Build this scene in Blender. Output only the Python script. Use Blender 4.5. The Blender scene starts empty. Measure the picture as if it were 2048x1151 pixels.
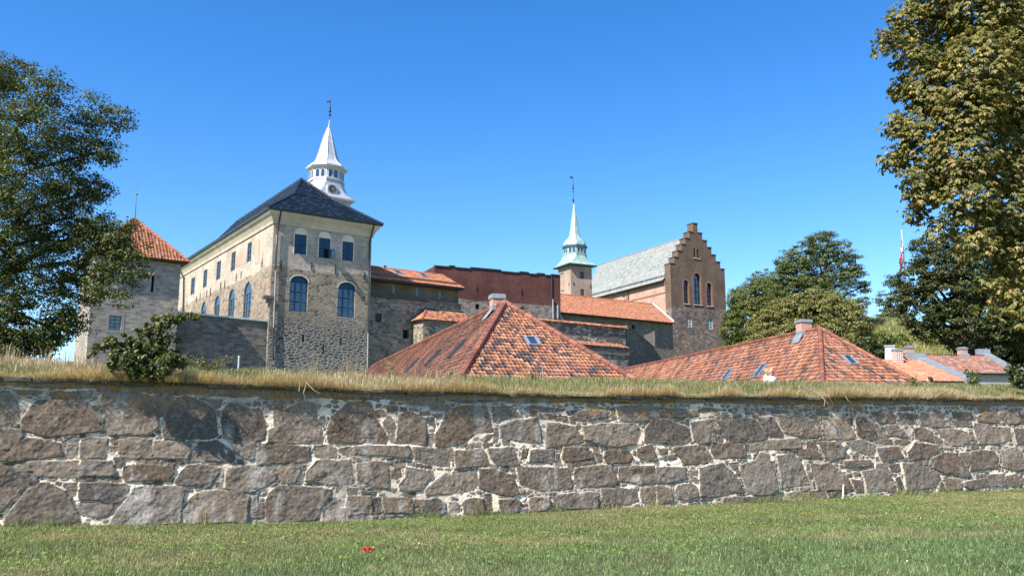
import bpy, bmesh, math, random
import numpy as np
from mathutils import Vector, Matrix
from mathutils.geometry import tessellate_polygon
random.seed(7)
RS = np.random.RandomState(11)
sc = bpy.context.scene
COL = sc.collection
R = math.radians

# ---------------------------------------------------------------- camera, sky, sun
FPX = 1650.0                       # focal length in pixels of the 2048 px wide photograph
PITCH = math.atan(282/FPX)
EYE = np.array([0.0, 0.0, 1.65])
cam = bpy.data.cameras.new('camera'); cam.sensor_width = 36.0
cam.lens = FPX/2048*36.0; cam.clip_start = 0.1; cam.clip_end = 6000
camo = bpy.data.objects.new('camera', cam); COL.objects.link(camo)
camo.location = EYE; camo.rotation_euler = (math.pi/2+PITCH, 0, 0)
sc.camera = camo

SUN_AZ = (-0.69, -0.724); SUN_EL = 47.0     # direction the light comes from
world = bpy.data.worlds.new('World'); sc.world = world; world.use_nodes = True
wn = world.node_tree; bg = wn.nodes['Background']
sky = wn.nodes.new('ShaderNodeTexSky'); sky.sky_type = 'NISHITA'; sky.sun_disc = False
sky.sun_elevation = R(SUN_EL); sky.sun_rotation = math.atan2(SUN_AZ[0], SUN_AZ[1])
sky.altitude = 0; sky.air_density = 1.0; sky.dust_density = 0.15; sky.ozone_density = 3.5
hs = wn.nodes.new('ShaderNodeHueSaturation'); hs.inputs['Saturation'].default_value = 1.33
hs.inputs['Hue'].default_value = 0.5065; hs.inputs['Value'].default_value = 1.0
wn.links.new(sky.outputs[0], hs.inputs['Color']); wn.links.new(hs.outputs[0], bg.inputs[0])
bg.inputs[1].default_value = 0.118

sl = bpy.data.lights.new('sun', 'SUN'); sl.energy = 5.0; sl.angle = R(0.5); sl.color = (1.0, 0.925, 0.81)
so = bpy.data.objects.new('sun', sl); COL.objects.link(so)
sd = Vector((SUN_AZ[0]*math.cos(R(SUN_EL)), SUN_AZ[1]*math.cos(R(SUN_EL)), math.sin(R(SUN_EL))))
so.rotation_euler = sd.to_track_quat('Z', 'Y').to_euler(); so.location = (-30, -20, 40)
sc.view_settings.view_transform = 'Standard'; sc.view_settings.look = 'None'
sc.view_settings.exposure = 1.05; sc.view_settings.gamma = 1.0

# ---------------------------------------------------------------- projection helpers (a photo pixel gives a direction)
_c, _s = math.cos(PITCH), math.sin(PITCH)
def ray(u, v):
    a = (u-1024)/FPX; b = -(v-575.5)/FPX
    return np.array([a, _c-b*_s, _s+b*_c])
def P(u, v, y):
    r = ray(u, v); return EYE + r*(y/r[1])
class Fac:
    """vertical plane through a ground point o along the horizontal direction d; n faces the viewer's side"""
    def __init__(s, o, d):
        s.o = np.array(o[:2], float); d = np.array(d[:2], float); s.d = d/np.linalg.norm(d)
        n = np.array([s.d[1], -s.d[0]])
        if np.dot(n, -s.o) < 0: n = -n
        s.n = n
    def hit(s, u, v):
        r = ray(u, v); A = np.array([[r[0], -s.d[0]], [r[1], -s.d[1]]])
        t, q = np.linalg.solve(A, s.o-EYE[:2]); return q, EYE[2]+t*r[2]
    def S(s, u, v=620): return s.hit(u, v)[0]
    def Z(s, u, v): return s.hit(u, v)[1]
    def pt(s, q, z, out=0.0):
        p = s.o + s.d*q + s.n*out; return (p[0], p[1], z)
    def shift(s, out, q=0):
        F = Fac(s.o + s.n*out + s.d*q, s.d); F.n = s.n.copy(); return F
    def rect(s, u0, u1, v0, v1):
        uc = (u0+u1)/2; vc = (v0+v1)/2
        a, b = sorted((s.hit(u0, vc)[0], s.hit(u1, vc)[0])); return a, b, s.hit(uc, v1)[1], s.hit(uc, v0)[1]

# ---------------------------------------------------------------- object helpers
def tag(o, label=None, cat=None, group=None, kind=None):
    if label: o['label'] = label
    if cat: o['category'] = cat
    if group: o['group'] = group
    if kind: o['kind'] = kind
    return o
def thing(name, label, cat, loc=(0, 0, 0), group=None):
    o = bpy.data.objects.new(name, None); COL.objects.link(o); o.location = loc; o.empty_display_size = 0.3
    return tag(o, label, cat, group)
def root_loc(o):
    while o.parent: o = o.parent
    return np.array(o.location)
def link(name, me, mat, parent=None):
    o = bpy.data.objects.new(name, me); COL.objects.link(o)
    if mat: me.materials.append(mat)
    if parent: o.parent = parent
    return o
class M:
    def __init__(s): s.v = []; s.f = []; s.c = []; s.col = None
    def add(s, pts, faces):
        b = len(s.v); s.v += [tuple(p) for p in pts]; s.f += [tuple(b+i for i in f) for f in faces]
        s.c += [s.col]*len(pts)
    def poly(s, pts): s.add(pts, [tuple(range(len(pts)))])
    def hexa(s, a):   # 8 points: bottom 4, top 4
        s.add(a, [(3, 2, 1, 0), (4, 5, 6, 7), (0, 1, 5, 4), (1, 2, 6, 5), (2, 3, 7, 6), (3, 0, 4, 7)])
    def box(s, x0, x1, y0, y1, z0, z1):
        s.hexa([(x0, y0, z0), (x1, y0, z0), (x1, y1, z0), (x0, y1, z0), (x0, y0, z1), (x1, y0, z1), (x1, y1, z1), (x0, y1, z1)])
    def fbox(s, F, q0, q1, z0, z1, o0, o1):
        s.hexa([F.pt(q0, z0, o0), F.pt(q1, z0, o0), F.pt(q1, z0, o1), F.pt(q0, z0, o1),
                F.pt(q0, z1, o0), F.pt(q1, z1, o0), F.pt(q1, z1, o1), F.pt(q0, z1, o1)])
    def tube(s, p0, p1, r0, r1=None, n=8, cap=True):
        p0 = Vector(p0); p1 = Vector(p1); r1 = r0 if r1 is None else r1
        d = (p1-p0).normalized(); a = d.orthogonal().normalized(); b = d.cross(a)
        pts = []
        for p, r in ((p0, r0), (p1, r1)):
            for i in range(n):
                t = 2*math.pi*i/n; pts.append(p + a*(r*math.cos(t)) + b*(r*math.sin(t)))
        fs = [(i, (i+1) % n, n+(i+1) % n, n+i) for i in range(n)]
        if cap: fs += [tuple(reversed(range(n))), tuple(range(n, 2*n))]
        s.add(pts, fs)
    def path(s, ps, rs, n=8):
        for i in range(len(ps)-1): s.tube(ps[i], ps[i+1], rs[i], rs[i+1], n)
    def lathe(s, c, prof, n=16, rot=0.0, cap=True):
        pts = []; k = len(prof)
        for r, z in prof:
            for i in range(n):
                t = rot+2*math.pi*i/n; pts.append((c[0]+r*math.cos(t), c[1]+r*math.sin(t), z))
        fs = []
        for j in range(k-1):
            for i in range(n): fs.append((j*n+i, j*n+(i+1) % n, (j+1)*n+(i+1) % n, (j+1)*n+i))
        if cap: fs += [tuple(reversed(range(n))), tuple((k-1)*n+i for i in range(n))]
        s.add(pts, fs)
    def sphere(s, c, r, n=10):
        rx = r if hasattr(r, '__len__') else (r, r, r)
        pts = []; m = max(4, n//2)
        for j in range(m+1):
            th = math.pi*j/m
            for i in range(n):
                ph = 2*math.pi*i/n
                pts.append((c[0]+rx[0]*math.sin(th)*math.cos(ph), c[1]+rx[1]*math.sin(th)*math.sin(ph), c[2]-rx[2]*math.cos(th)))
        s.add(pts, [(j*n+i, j*n+(i+1) % n, (j+1)*n+(i+1) % n, (j+1)*n+i) for j in range(m) for i in range(n)])
    def build(s, name, mat, parent=None, smooth=False, base=None):
        b = root_loc(parent) if parent else (np.array(base) if base is not None else np.zeros(3))
        me = bpy.data.meshes.new(name)
        V = np.array(s.v, float)
        me.from_pydata((V-b).tolist(), [], s.f); me.update()
        uv = me.uv_layers.new(name='UVMap')
        if any(c is not None for c in s.c):
            ca = me.color_attributes.new('col', 'FLOAT_COLOR', 'POINT')
            for i, c in enumerate(s.c): ca.data[i].color = (*(c or (1, 1, 1)), 1)
        for p in me.polygons:
            n = p.normal
            t = Vector((-n.y, n.x, 0))
            t = Vector((1, 0, 0)) if t.length < 0.05 else t.normalized()
            w = n.cross(t)
            if w.z < 0: w = -w
            for li in p.loop_indices:
                q = Vector(V[me.loops[li].vertex_index]); uv.data[li].uv = (q.dot(t), q.dot(w))
        if smooth:
            for p in me.polygons: p.use_smooth = True
        o = link(name, me, mat, parent)
        if not parent: o.location = b
        return o
def mesh_np(name, V, F, mat, parent=None, col=None, smooth=False, base=None):
    b = root_loc(parent) if parent else (np.array(base) if base is not None else np.zeros(3))
    V = np.asarray(V, np.float32)-b.astype(np.float32); F = np.asarray(F, np.int32); k = F.shape[1]
    me = bpy.data.meshes.new(name)
    me.vertices.add(len(V)); me.vertices.foreach_set('co', V.ravel())
    me.loops.add(F.size); me.loops.foreach_set('vertex_index', F.ravel())
    me.polygons.add(len(F)); me.polygons.foreach_set('loop_start', np.arange(0, F.size, k, dtype=np.int32))
    me.polygons.foreach_set('loop_total', np.full(len(F), k, np.int32))
    if smooth: me.polygons.foreach_set('use_smooth', np.ones(len(F), bool))
    me.update(calc_edges=True)
    if col is not None:
        ca = me.color_attributes.new('col', 'FLOAT_COLOR', 'POINT')
        c4 = np.ones((len(V), 4), np.float32); c4[:, :col.shape[1]] = col; ca.data.foreach_set('color', c4.ravel())
    o = link(name, me, mat, parent)
    if not parent: o.location = b
    return o
# value noise
def vnoise(x, y, seed=0):
    xi = np.floor(x).astype(np.int64); yi = np.floor(y).astype(np.int64); fx = x-xi; fy = y-yi
    fx = fx*fx*(3-2*fx); fy = fy*fy*(3-2*fy)
    def h(a, b):
        n = (a*374761393 + b*668265263 + seed*974711) & 0x7fffffff
        n = ((n ^ (n >> 13))*1274126177) & 0x7fffffff
        n = n ^ (n >> 16)
        return (n & 0xffff)/65535.0
    return (h(xi, yi)*(1-fx)+h(xi+1, yi)*fx)*(1-fy) + (h(xi, yi+1)*(1-fx)+h(xi+1, yi+1)*fx)*fy
def fbm(x, y, seed=0, oct=4):
    r = 0; a = 0.5
    for i in range(oct): r = r + a*vnoise(x, y, seed+i*17); x = x*2.03+7.1; y = y*2.03+3.7; a *= 0.5
    return r/(1-0.5**oct)
def sstep(a, b, x):
    t = np.clip((x-a)/(b-a), 0, 1); return t*t*(3-2*t)

# ---------------------------------------------------------------- materials
class NT:
    def __init__(s, name):
        s.m = bpy.data.materials.new(name); s.m.use_nodes = True; s.t = s.m.node_tree; s.n = s.t.nodes
        s.b = s.n['Principled BSDF']; s.out = s.n['Material Output']
        s.b.inputs['Specular IOR Level'].default_value = 0.3
    def set(s, sock, v):
        if hasattr(v, 'node'): s.t.links.new(v, sock)
        elif isinstance(v, (tuple, list)) and len(v) == 3 and sock.type == 'RGBA': sock.default_value = (*v, 1)
        else: sock.default_value = v
    def node(s, typ, out=0, props=None, **ins):
        n = s.n.new(typ)
        for k, v in (props or {}).items(): setattr(n, k, v)
        for k, v in ins.items():
            key = int(k[1:]) if k[0] == 'i' and k[1:].isdigit() else k.replace('_', ' ')
            s.set(n.inputs[key], v)
        return n.outputs[out]
    def math(s, op, a, b=0.0): return s.node('ShaderNodeMath', props={'operation': op}, i0=a, i1=b)
    def mix(s, f, a, b, blend='MIX'):
        n = s.n.new('ShaderNodeMix'); n.data_type = 'RGBA'; n.blend_type = blend
        s.set(n.inputs[0], f); s.set(n.inputs[6], a); s.set(n.inputs[7], b); return n.outputs[2]
    def mapr(s, v, a, b, c=0.0, d=1.0): return s.node('ShaderNodeMapRange', Value=v, From_Min=a, From_Max=b, To_Min=c, To_Max=d)
    def ramp(s, v, stops):
        n = s.n.new('ShaderNodeValToRGB'); s.set(n.inputs[0], v); e = n.color_ramp.elements
        while len(e) < len(stops): e.new(0.5)
        for i, (p, c) in enumerate(stops): e[i].position = p; e[i].color = (*c, 1)
        return n.outputs[0]
    def uv(s, sx=1, sy=1):
        u = s.node('ShaderNodeUVMap')
        return s.node('ShaderNodeVectorMath', props={'operation': 'MULTIPLY'}, i0=u, i1=(sx, sy, 1))
    def pos(s): return s.node('ShaderNodeNewGeometry', 0)
    def noise(s, vec, scale, detail=4, rough=0.55, out=0):
        return s.node('ShaderNodeTexNoise', out, Vector=vec, Scale=scale, Detail=detail, Roughness=rough)
    def bump(s, h, strength=0.5, dist=0.05): s.set(s.b.inputs['Normal'], s.node('ShaderNodeBump', Strength=strength, Distance=dist, Height=h))
    def base(s, c, rough=0.9): s.set(s.b.inputs['Base Color'], c); s.set(s.b.inputs['Roughness'], rough); return s.m
def simple(name, c, rough=0.8, metal=0.0, var=0.15, scale=3.0, bump=0.0, spec=0.3):
    t = NT(name); n = t.noise(t.pos(), scale, 5)
    k = t.mapr(n, 0.3, 0.7, 1-var, 1+var)
    cc = t.mix(1.0, c, t.node('ShaderNodeCombineColor', Red=k, Green=k, Blue=k), 'MULTIPLY')
    t.b.inputs['Metallic'].default_value = metal; t.b.inputs['Specular IOR Level'].default_value = spec
    if bump: t.bump(n, bump)
    return t.base(cc, rough)
def vcol(name, rough=0.85, var=0.12, scale=6.0, bump=0.2, spec=0.3, detail=5):
    """colour of each tile / stone / slate from its own attribute, with weathering noise"""
    t = NT(name); a = t.node('ShaderNodeAttribute', props={'attribute_name': 'col'})
    n = t.noise(t.pos(), scale, detail); k = t.mapr(n, 0.3, 0.7, 1-var, 1+var)
    cc = t.mix(1.0, a, t.node('ShaderNodeCombineColor', Red=k, Green=k, Blue=k), 'MULTIPLY')
    t.b.inputs['Specular IOR Level'].default_value = spec
    if bump: t.bump(n, bump, 0.02)
    return t.base(cc, rough)
def leafmat(name, trans=0.35, gloss=0.03, tint=(1.25, 1.15, 0.5)):
    t = NT(name); a = t.node('ShaderNodeAttribute', props={'attribute_name': 'col'})
    d = t.node('ShaderNodeBsdfDiffuse', Color=a)
    tr = t.node('ShaderNodeBsdfTranslucent', Color=t.mix(1.0, a, tint, 'MULTIPLY'))
    m1 = t.node('ShaderNodeMixShader', i0=trans, i1=d, i2=tr)
    g = t.node('ShaderNodeBsdfGlossy', Color=(0.9, 0.9, 0.8), Roughness=0.5)
    m2 = t.node('ShaderNodeMixShader', i0=gloss, i1=m1, i2=g)
    t.t.links.new(m2, t.out.inputs[0]); return t.m
def rubble(t, cols, mortar, sx=2.2, sy=3.6, gap=0.06, warp=0.25, seed=0.0, soft=0.03):
    """returns (colour, height): irregular stones in mortar"""
    uv = t.uv(sx, sy)
    uv = t.node('ShaderNodeVectorMath', props={'operation': 'ADD'}, i0=uv, i1=(seed, seed*1.7, 0))
    nz = t.noise(uv, 1.3, 3, out=1)
    w = t.node('ShaderNodeVectorMath', props={'operation': 'MULTIPLY_ADD'}, i0=nz, i1=(warp, warp, 0), i2=uv)
    vc = t.node('ShaderNodeTexVoronoi', 1, props={'voronoi_dimensions': '2D'}, Vector=w, Scale=1.0)
    ve = t.node('ShaderNodeTexVoronoi', 0, props={'voronoi_dimensions': '2D', 'feature': 'DISTANCE_TO_EDGE'}, Vector=w, Scale=1.0)
    k = t.node('ShaderNodeSeparateColor', 0, Color=vc)
    n = len(cols); c = t.ramp(k, [((i+0.0)/n, cc) for i, cc in enumerate(cols)])
    fine = t.noise(uv, 7, 5); kk = t.mapr(fine, 0.3, 0.7, 0.72, 1.28)
    c = t.mix(1.0, c, t.node('ShaderNodeCombineColor', Red=kk, Green=kk, Blue=kk), 'MULTIPLY')
    e = t.mapr(ve, gap-soft, gap+soft)
    return t.mix(e, mortar, c), t.math('ADD', e, t.math('MULTIPLY', fine, 0.5))
def ashlar(t, cols, mortar, bw=.62, bh=.27, ms=.018):
    """coursed squared blocks of uneven length and tone"""
    uv = t.uv(); nz = t.noise(t.uv(.8, .8), 1.0, 3, out=1)
    w = t.node('ShaderNodeVectorMath', props={'operation': 'MULTIPLY_ADD'}, i0=nz, i1=(.22, .05, 0), i2=uv)
    b = t.node('ShaderNodeTexBrick', 0, Vector=w, Color1=(0, 0, 0), Color2=(1, 1, 1), Mortar=(.5, .5, .5), Scale=1.0, Mortar_Size=ms, Brick_Width=bw, Row_Height=bh)
    f = t.node('ShaderNodeTexBrick', 1, Vector=w, Color1=(0, 0, 0), Color2=(1, 1, 1), Mortar=(.5, .5, .5), Scale=1.0, Mortar_Size=ms, Brick_Width=bw, Row_Height=bh)
    fine = t.noise(t.uv(2.5, 5), 1.0, 6, .7); kk = t.mapr(fine, .3, .7, .68, 1.32)
    c = t.ramp(t.node('ShaderNodeSeparateColor', 0, Color=b), [((i+0.0)/len(cols), q) for i, q in enumerate(cols)])
    c = t.mix(f, c, mortar)
    return t.mix(1.0, c, t.node('ShaderNodeCombineColor', Red=kk, Green=kk, Blue=kk), 'MULTIPLY'), fine
def brick(t, c1, c2, mortar, bw=0.27, bh=0.085, ms=0.012):
    uv = t.uv()
    nz = t.noise(uv, 0.5, 4); nf = t.noise(t.uv(2.2, 6.5), 1.0, 5, .75)
    b = t.node('ShaderNodeTexBrick', 0, Vector=uv, Color1=c1, Color2=c2, Mortar=mortar, Scale=1.0, Mortar_Size=ms, Brick_Width=bw, Row_Height=bh, Bias=0.0)
    k = t.mapr(t.math('ADD', t.math('MULTIPLY', nz, 0.4), t.math('MULTIPLY', nf, 0.6)), 0.35, 0.65, 0.62, 1.38)
    return t.mix(1.0, b, t.node('ShaderNodeCombineColor', Red=k, Green=k, Blue=k), 'MULTIPLY'), nf
def zmask(t, z, soft=0.4, wob=1.0, scale=0.35):
    """1 above the height z, with a ragged border"""
    uv = t.node('ShaderNodeUVMap'); v = t.node('ShaderNodeSeparateXYZ', 1, Vector=uv)
    n = t.math('MULTIPLY', t.math('SUBTRACT', t.noise(uv, scale, 5, 0.65), 0.5), wob*2)
    return t.mapr(t.math('ADD', v, n), z-soft, z+soft)
# ---------------------------------------------------------------- the near boulder wall
WO = np.array([-8.72, 14.28]); WD = np.array([23.12, 9.32]); WD = WD/np.linalg.norm(WD)
WF = Fac(WO, WD)
_top = [(-60, 748), (0, 752), (256, 762), (512, 771), (768, 780), (1024, 787), (1280, 791), (1536, 793), (1792, 795), (2048, 797), (2120, 797)]
_bot = [(-60, 1052), (0, 1051), (512, 1046), (768, 1038), (1024, 1026), (1280, 1013), (1536, 1003), (1792, 989), (2048, 977), (2120, 973)]
_ts = np.array([WF.hit(*p) for p in _top]); _bs = np.array([WF.hit(*p) for p in _bot])
def wall_top(s): return np.interp(s, _ts[:, 0], _ts[:, 1])
def wall_bot(s): return np.interp(s, _bs[:, 0], _bs[:, 1])
# outlines of the big boulders, in the frames of eight detail views (origin x, scale 3.968, y from 770)
ST = {
0: "-120 40 60 50 105 90 150 240 60 340 -120 350|290 115 590 120 820 262 820 330 770 370 560 390 330 405 155 350 180 260 240 160|810 60 1100 60 1215 90 1257 200 1255 340 1170 390 860 395 835 290 815 170|390 50 740 40 715 100 560 110 400 105|90 30 330 45 290 80 140 70|-120 440 110 410 270 420 460 460 500 555 300 585 100 600 -120 600|-100 370 60 370 90 400 60 430 -100 435|525 475 610 470 610 560 560 580 522 570|480 455 560 408 615 412 615 462|640 430 690 412 855 418 858 480 825 578 640 575 632 500|880 400 930 400 935 450 905 470 870 440|950 430 1080 408 1200 430 1212 580 960 575 940 540|130 610 520 600 620 600 620 720 60 735 30 690|650 590 880 600 920 690 890 712 630 720 630 640|910 580 975 575 985 625 960 655 915 655|-100 760 60 750 180 785 150 850 20 1005 -100 1010|230 790 380 770 490 830 560 890 635 1040 640 1110 30 1110 60 1030 190 870|510 780 610 770 610 820 560 835 505 815|640 775 990 780 1030 800 1015 870 935 935 780 910 630 905 622 840|640 925 895 935 900 970 850 1030 770 1050 660 1030 620 970|985 640 1100 625 1380 640 1390 660 1340 760 1000 765 970 730|1060 810 1180 800 1440 800 1472 830 1450 950 1430 1040 1420 1085 1100 1110 860 1110 920 1000 1010 900|870 490 940 490 935 525 880 530|30 620 110 615 100 650 20 655|780 730 855 725 855 765 775 765|880 725 960 725 955 762 880 765|690 725 750 725 745 755 690 755|605 735 680 735 670 765 605 762|525 840 610 840 600 880 540 880|340 410 400 405 405 435 345 435|410 405 460 400 485 430 440 445|645 390 680 395 665 425 630 420|390 740 455 738 430 758 395 755|650 120 700 130 700 165 650 150|595 115 635 115 635 140",
1: "400 100 480 85 640 140 720 200 735 400 700 420 310 425 295 320 330 230|240 80 390 70 370 130 310 250 265 240|775 200 830 140 920 140 1000 180 1070 180 1125 300 1105 430 930 435 790 425 770 330|240 440 500 450 530 480 500 585 350 580 235 570 228 480|545 510 590 510 615 580 580 610 525 610 530 560|580 450 740 440 850 530 875 590 850 620 720 600 640 600 600 520|840 450 1030 440 1035 500 1020 590 1000 595 880 540 850 490|490 640 590 630 760 655 755 700 670 810 640 815 540 800 400 780 400 750 440 690|820 660 1000 635 1110 645 1190 690 1207 740 1120 800 1000 850 850 830 800 810 805 720|560 860 640 840 780 835 900 840 980 880 965 980 970 1040 960 1085 700 1090 480 1090 455 1000 500 920|1000 875 1050 875 1045 1000 985 1010 990 940|975 1020 1100 1020 1090 1055 970 1050|1060 930 1095 930 1090 1010 1060 1005|720 770 775 770 775 820 730 815|90 590 160 595 160 620 90 615|170 595 260 595 260 620 175 622|275 590 345 595 345 625 275 622|350 590 400 598 395 632 350 630|230 770 300 770 300 800 230 800|150 780 215 778 215 805 155 808|600 600 650 600 650 628 605 628|670 612 770 612 770 638 670 632|895 590 945 595 945 625 895 625|650 110 770 112 760 170 720 180 680 140|415 425 475 425 475 440 415 440",
2: "190 210 300 180 450 130 530 150 545 260 585 370 580 470 480 465 150 440 150 360 200 330|720 200 800 130 960 130 990 190 1030 290 1110 420 1090 465 940 455 780 460 620 440 620 370 650 250|100 465 170 455 470 490 480 580 440 605 200 620 60 632 45 580 70 490|515 490 640 475 695 510 690 570 600 585 525 570|715 500 810 490 830 550 780 570 710 530|830 490 950 475 1110 480 1260 485 1285 540 1255 575 1100 560 840 550|270 625 340 612 390 640 405 695 360 765 300 775 250 740 230 690 235 645|520 600 600 585 700 600 800 590 815 690 820 770 770 800 600 780 440 750 450 690 490 640|230 790 420 800 640 825 640 860 590 930 510 1065 380 1075 130 1080 115 950 150 850|600 970 650 960 745 970 755 1010 730 1070 590 1075 580 1020|625 900 720 895 725 950 625 950|770 880 960 880 970 1020 890 1010 780 1035 755 970|975 890 1035 890 1035 1015 975 1010|855 620 1000 600 1105 620 1110 700 1110 820 1000 810 930 780 850 740|850 575 965 575 965 605 850 605|685 810 750 810 750 850 690 850|770 810 860 815 850 865 770 865|135 650 220 660 220 700 140 695|140 150 270 145 260 190 170 195|80 80 400 85 400 105 100 105|890 840 1000 840 990 860 890 862|565 250 600 250 600 330 575 320|60 440 90 440 90 490 60 490|780 1030 930 1030 930 1065 780 1070|400 640 450 645 450 670 405 665",
3: "75 290 120 240 160 280 175 340 165 380 115 385 85 340|200 240 260 205 300 210 400 260 415 330 420 475 300 465 180 462 200 350|580 210 680 165 900 160 930 250 945 370 820 380 720 450 560 490 490 480 490 400 560 270|845 435 900 390 940 390 920 430 880 445|945 170 1110 165 1125 240 1000 280 955 290|310 490 420 490 590 515 605 650 540 645 330 600 310 560|640 520 860 505 900 560 905 635 820 640 650 665 640 580|905 505 1095 490 1150 625 1050 635 970 630 930 580|250 650 465 680 465 720 370 840 200 830 190 790 245 730|560 695 610 720 630 685 810 670 825 790 780 830 560 865 410 865 405 830 450 780|835 660 940 665 1085 710 1131 800 1140 860 1080 880 990 870 830 815|160 590 245 595 245 655 160 650|135 670 210 665 215 720 180 745 135 740|65 890 280 890 300 940 300 1010 80 1012 60 940|360 960 400 910 480 890 560 940 560 1010 480 1030 380 1030|310 910 390 910 390 955 310 960|585 930 650 930 665 1000 600 1010|690 930 750 895 850 900 860 990 830 1020 700 1010|865 890 930 890 930 990 870 985|980 910 1110 895 1160 930 1120 1010 1010 1020 985 970|425 390 480 385 485 440 460 490 425 470|422 260 485 260 495 340 425 300|105 160 185 160 190 225 110 215|760 465 850 455 850 490 770 495|865 460 950 455 940 480 880 500|600 500 630 505 635 600 600 595|245 850 330 850 325 890 245 885|260 605 320 605 320 640 270 635|335 620 455 640 460 665 330 645|925 630 990 650 975 670 920 655|955 340 990 340 990 375 955 375|955 390 990 390 988 450 955 455|255 140 350 115 560 130 545 160 300 155|370 205 445 205 445 240 365 235|465 225 545 220 545 250 480 255|215 175 265 180 265 205 215 200|285 180 355 190 355 210 300 205|100 590 155 580 150 640 110 620|120 400 170 390 165 460 130 450|15 200 80 195 95 240 40 260 20 235|1030 440 1080 440 1080 475 1035 475",
4: "15 320 120 280 310 255 330 330 340 460 220 450 60 430 15 420|390 300 480 300 620 335 680 450 500 480 375 500 370 440|670 325 870 300 1110 315 1142 370 1100 470 940 490 840 470 690 430|250 520 300 505 440 515 440 590 420 625 240 600|520 490 690 490 750 555 740 575 530 610 500 570|740 475 790 480 805 530 770 540|770 545 820 550 825 610 790 615|840 520 940 500 1030 520 1070 570 1050 610 860 620 830 570|140 645 540 655 575 760 570 820 480 830 300 840 160 780|600 660 800 630 890 640 930 760 920 790 760 800 630 810 600 770 590 700|955 650 1080 640 1230 640 1245 770 1110 790 1040 770 945 765|800 820 1080 820 1100 920 1020 940 840 945 810 870|420 890 500 860 740 850 770 890 775 970 500 980 450 940|240 890 390 885 400 930 370 990 230 1005|580 200 760 190 860 200 865 250 700 270 600 265|900 185 935 170 950 270 910 280|950 170 1180 165 1205 200 1200 280 1000 290 960 250|140 215 195 210 200 260 145 255|330 225 430 225 435 270 345 270|205 180 270 160 540 190 530 205 230 205|460 255 505 255 505 285 455 280|510 245 550 240 560 290 515 290|575 250 610 255 620 310 580 300|650 600 760 585 765 610 660 635|445 600 490 590 505 640 450 640|540 630 580 630 585 670 560 690|90 660 120 665 135 730 110 720|190 510 240 505 220 585 180 590|355 850 440 850 420 880 360 880|1065 945 1100 945 1100 980 1060 975|590 615 645 610 640 640 595 635|400 930 430 930 445 975 405 975|20 650 75 640 75 680 20 680|455 500 500 505 490 525 460 525|455 545 490 545 485 580 455 585|345 395 370 395 365 430 345 430|340 360 370 365 365 385 340 385|915 650 938 645 940 690 918 690|250 215 310 210 305 240 250 240",
5: "260 260 380 280 530 340 540 430 500 460 380 465 170 445 175 350 215 290|545 295 690 265 725 340 735 455 600 460 565 440|750 280 1040 265 1080 300 1140 410 1110 435 830 450 790 350|110 500 225 470 270 600 180 600 110 560|400 490 600 475 640 540 665 615 470 635 450 580 400 520|700 480 730 460 940 455 980 530 975 575 720 575 690 510|255 650 480 650 490 740 400 760 260 780|600 655 780 615 850 680 910 760 940 850 820 855 690 885 600 880 595 760|920 630 1050 590 1090 530 1140 545 1190 690 1210 830 1150 860 1020 870 965 830 930 720|120 820 240 800 240 940 190 940 120 890|245 800 300 795 360 820 380 880 360 930 260 940|420 790 540 780 580 820 580 880 480 910 420 890 400 840|290 200 320 180 600 195 605 240 400 255 300 245|610 190 660 175 790 195 760 215 620 215|410 250 500 255 480 275 415 280|460 290 530 275 535 325|880 235 950 232 950 265 885 265|735 265 760 330 725 320 705 270|730 345 780 345 780 380 740 375|750 395 805 395 795 450 755 450|640 520 670 515 710 580 705 615 665 615|520 680 580 670 580 715 530 710|525 720 585 745 585 770 560 775|835 620 910 610 905 690 850 660|280 510 355 500 350 540 300 550|345 560 410 545 420 580 350 585|970 470 1000 470 995 520 975 510|780 890 1010 880 1020 930 770 945|605 480 650 475 650 505 625 505|660 470 690 465 690 500 665 500|350 780 400 775 395 805 360 800|895 680 930 685 925 715 895 710|790 240 850 235 850 265 790 265|1040 235 1090 225 1090 255 1040 255",
6: "85 260 200 250 280 390 280 415 160 415 140 370|240 245 390 240 510 270 560 380 560 415 410 410 290 375 260 310|600 280 770 250 820 330 850 390 840 425 640 430 620 370|865 260 930 245 1000 320 1025 400 980 430 910 430 870 390|980 210 1080 195 1160 200 1185 270 1180 300 1050 300|15 470 120 440 400 420 415 440 415 495 20 515|465 450 530 450 550 490 540 515 470 500|555 450 700 450 750 480 800 570 720 580 650 610 610 580|775 445 900 430 1000 470 1005 520 960 550 880 530 820 490|355 520 510 505 550 530 565 575 430 575|225 560 320 550 400 580 450 700 480 790 380 800 250 810 245 700|492 620 560 632 640 612 700 660 780 740 815 820 730 830 540 825 510 720|895 680 1000 665 1010 620 1080 615 1130 730 1163 840 1080 840 930 840|755 600 960 590 985 640 870 645 760 650|800 740 890 755 900 850 840 850|290 850 450 840 455 895 310 895|460 840 590 835 600 885 465 890|610 835 725 830 725 885 620 890|60 880 240 870 250 910 60 930|1030 370 1060 335 1110 390 1110 420 1060 420|1005 440 1140 425 1150 470 1030 470|1020 500 1190 490 1235 575 1060 605 1030 550|255 510 325 510 330 545 280 540|175 600 205 600 220 670 205 690 180 640|210 690 235 690 235 735 210 740|465 690 500 690 505 750 480 745|525 230 590 235 595 265 530 265|790 265 840 250 845 320 820 315|540 280 570 280 590 340 570 340|195 205 240 190 340 205 330 220 200 222|375 195 440 230 420 245 385 240|830 690 885 690 885 725 830 720|775 705 815 700 815 725 780 730|825 555 870 555 860 585 830 580|645 200 670 200 690 250 660 250|605 225 640 225 640 258 610 255|460 630 480 625 480 670 460 670|500 770 515 765 520 815 505 815|430 810 480 808 470 830 430 832",
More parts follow.
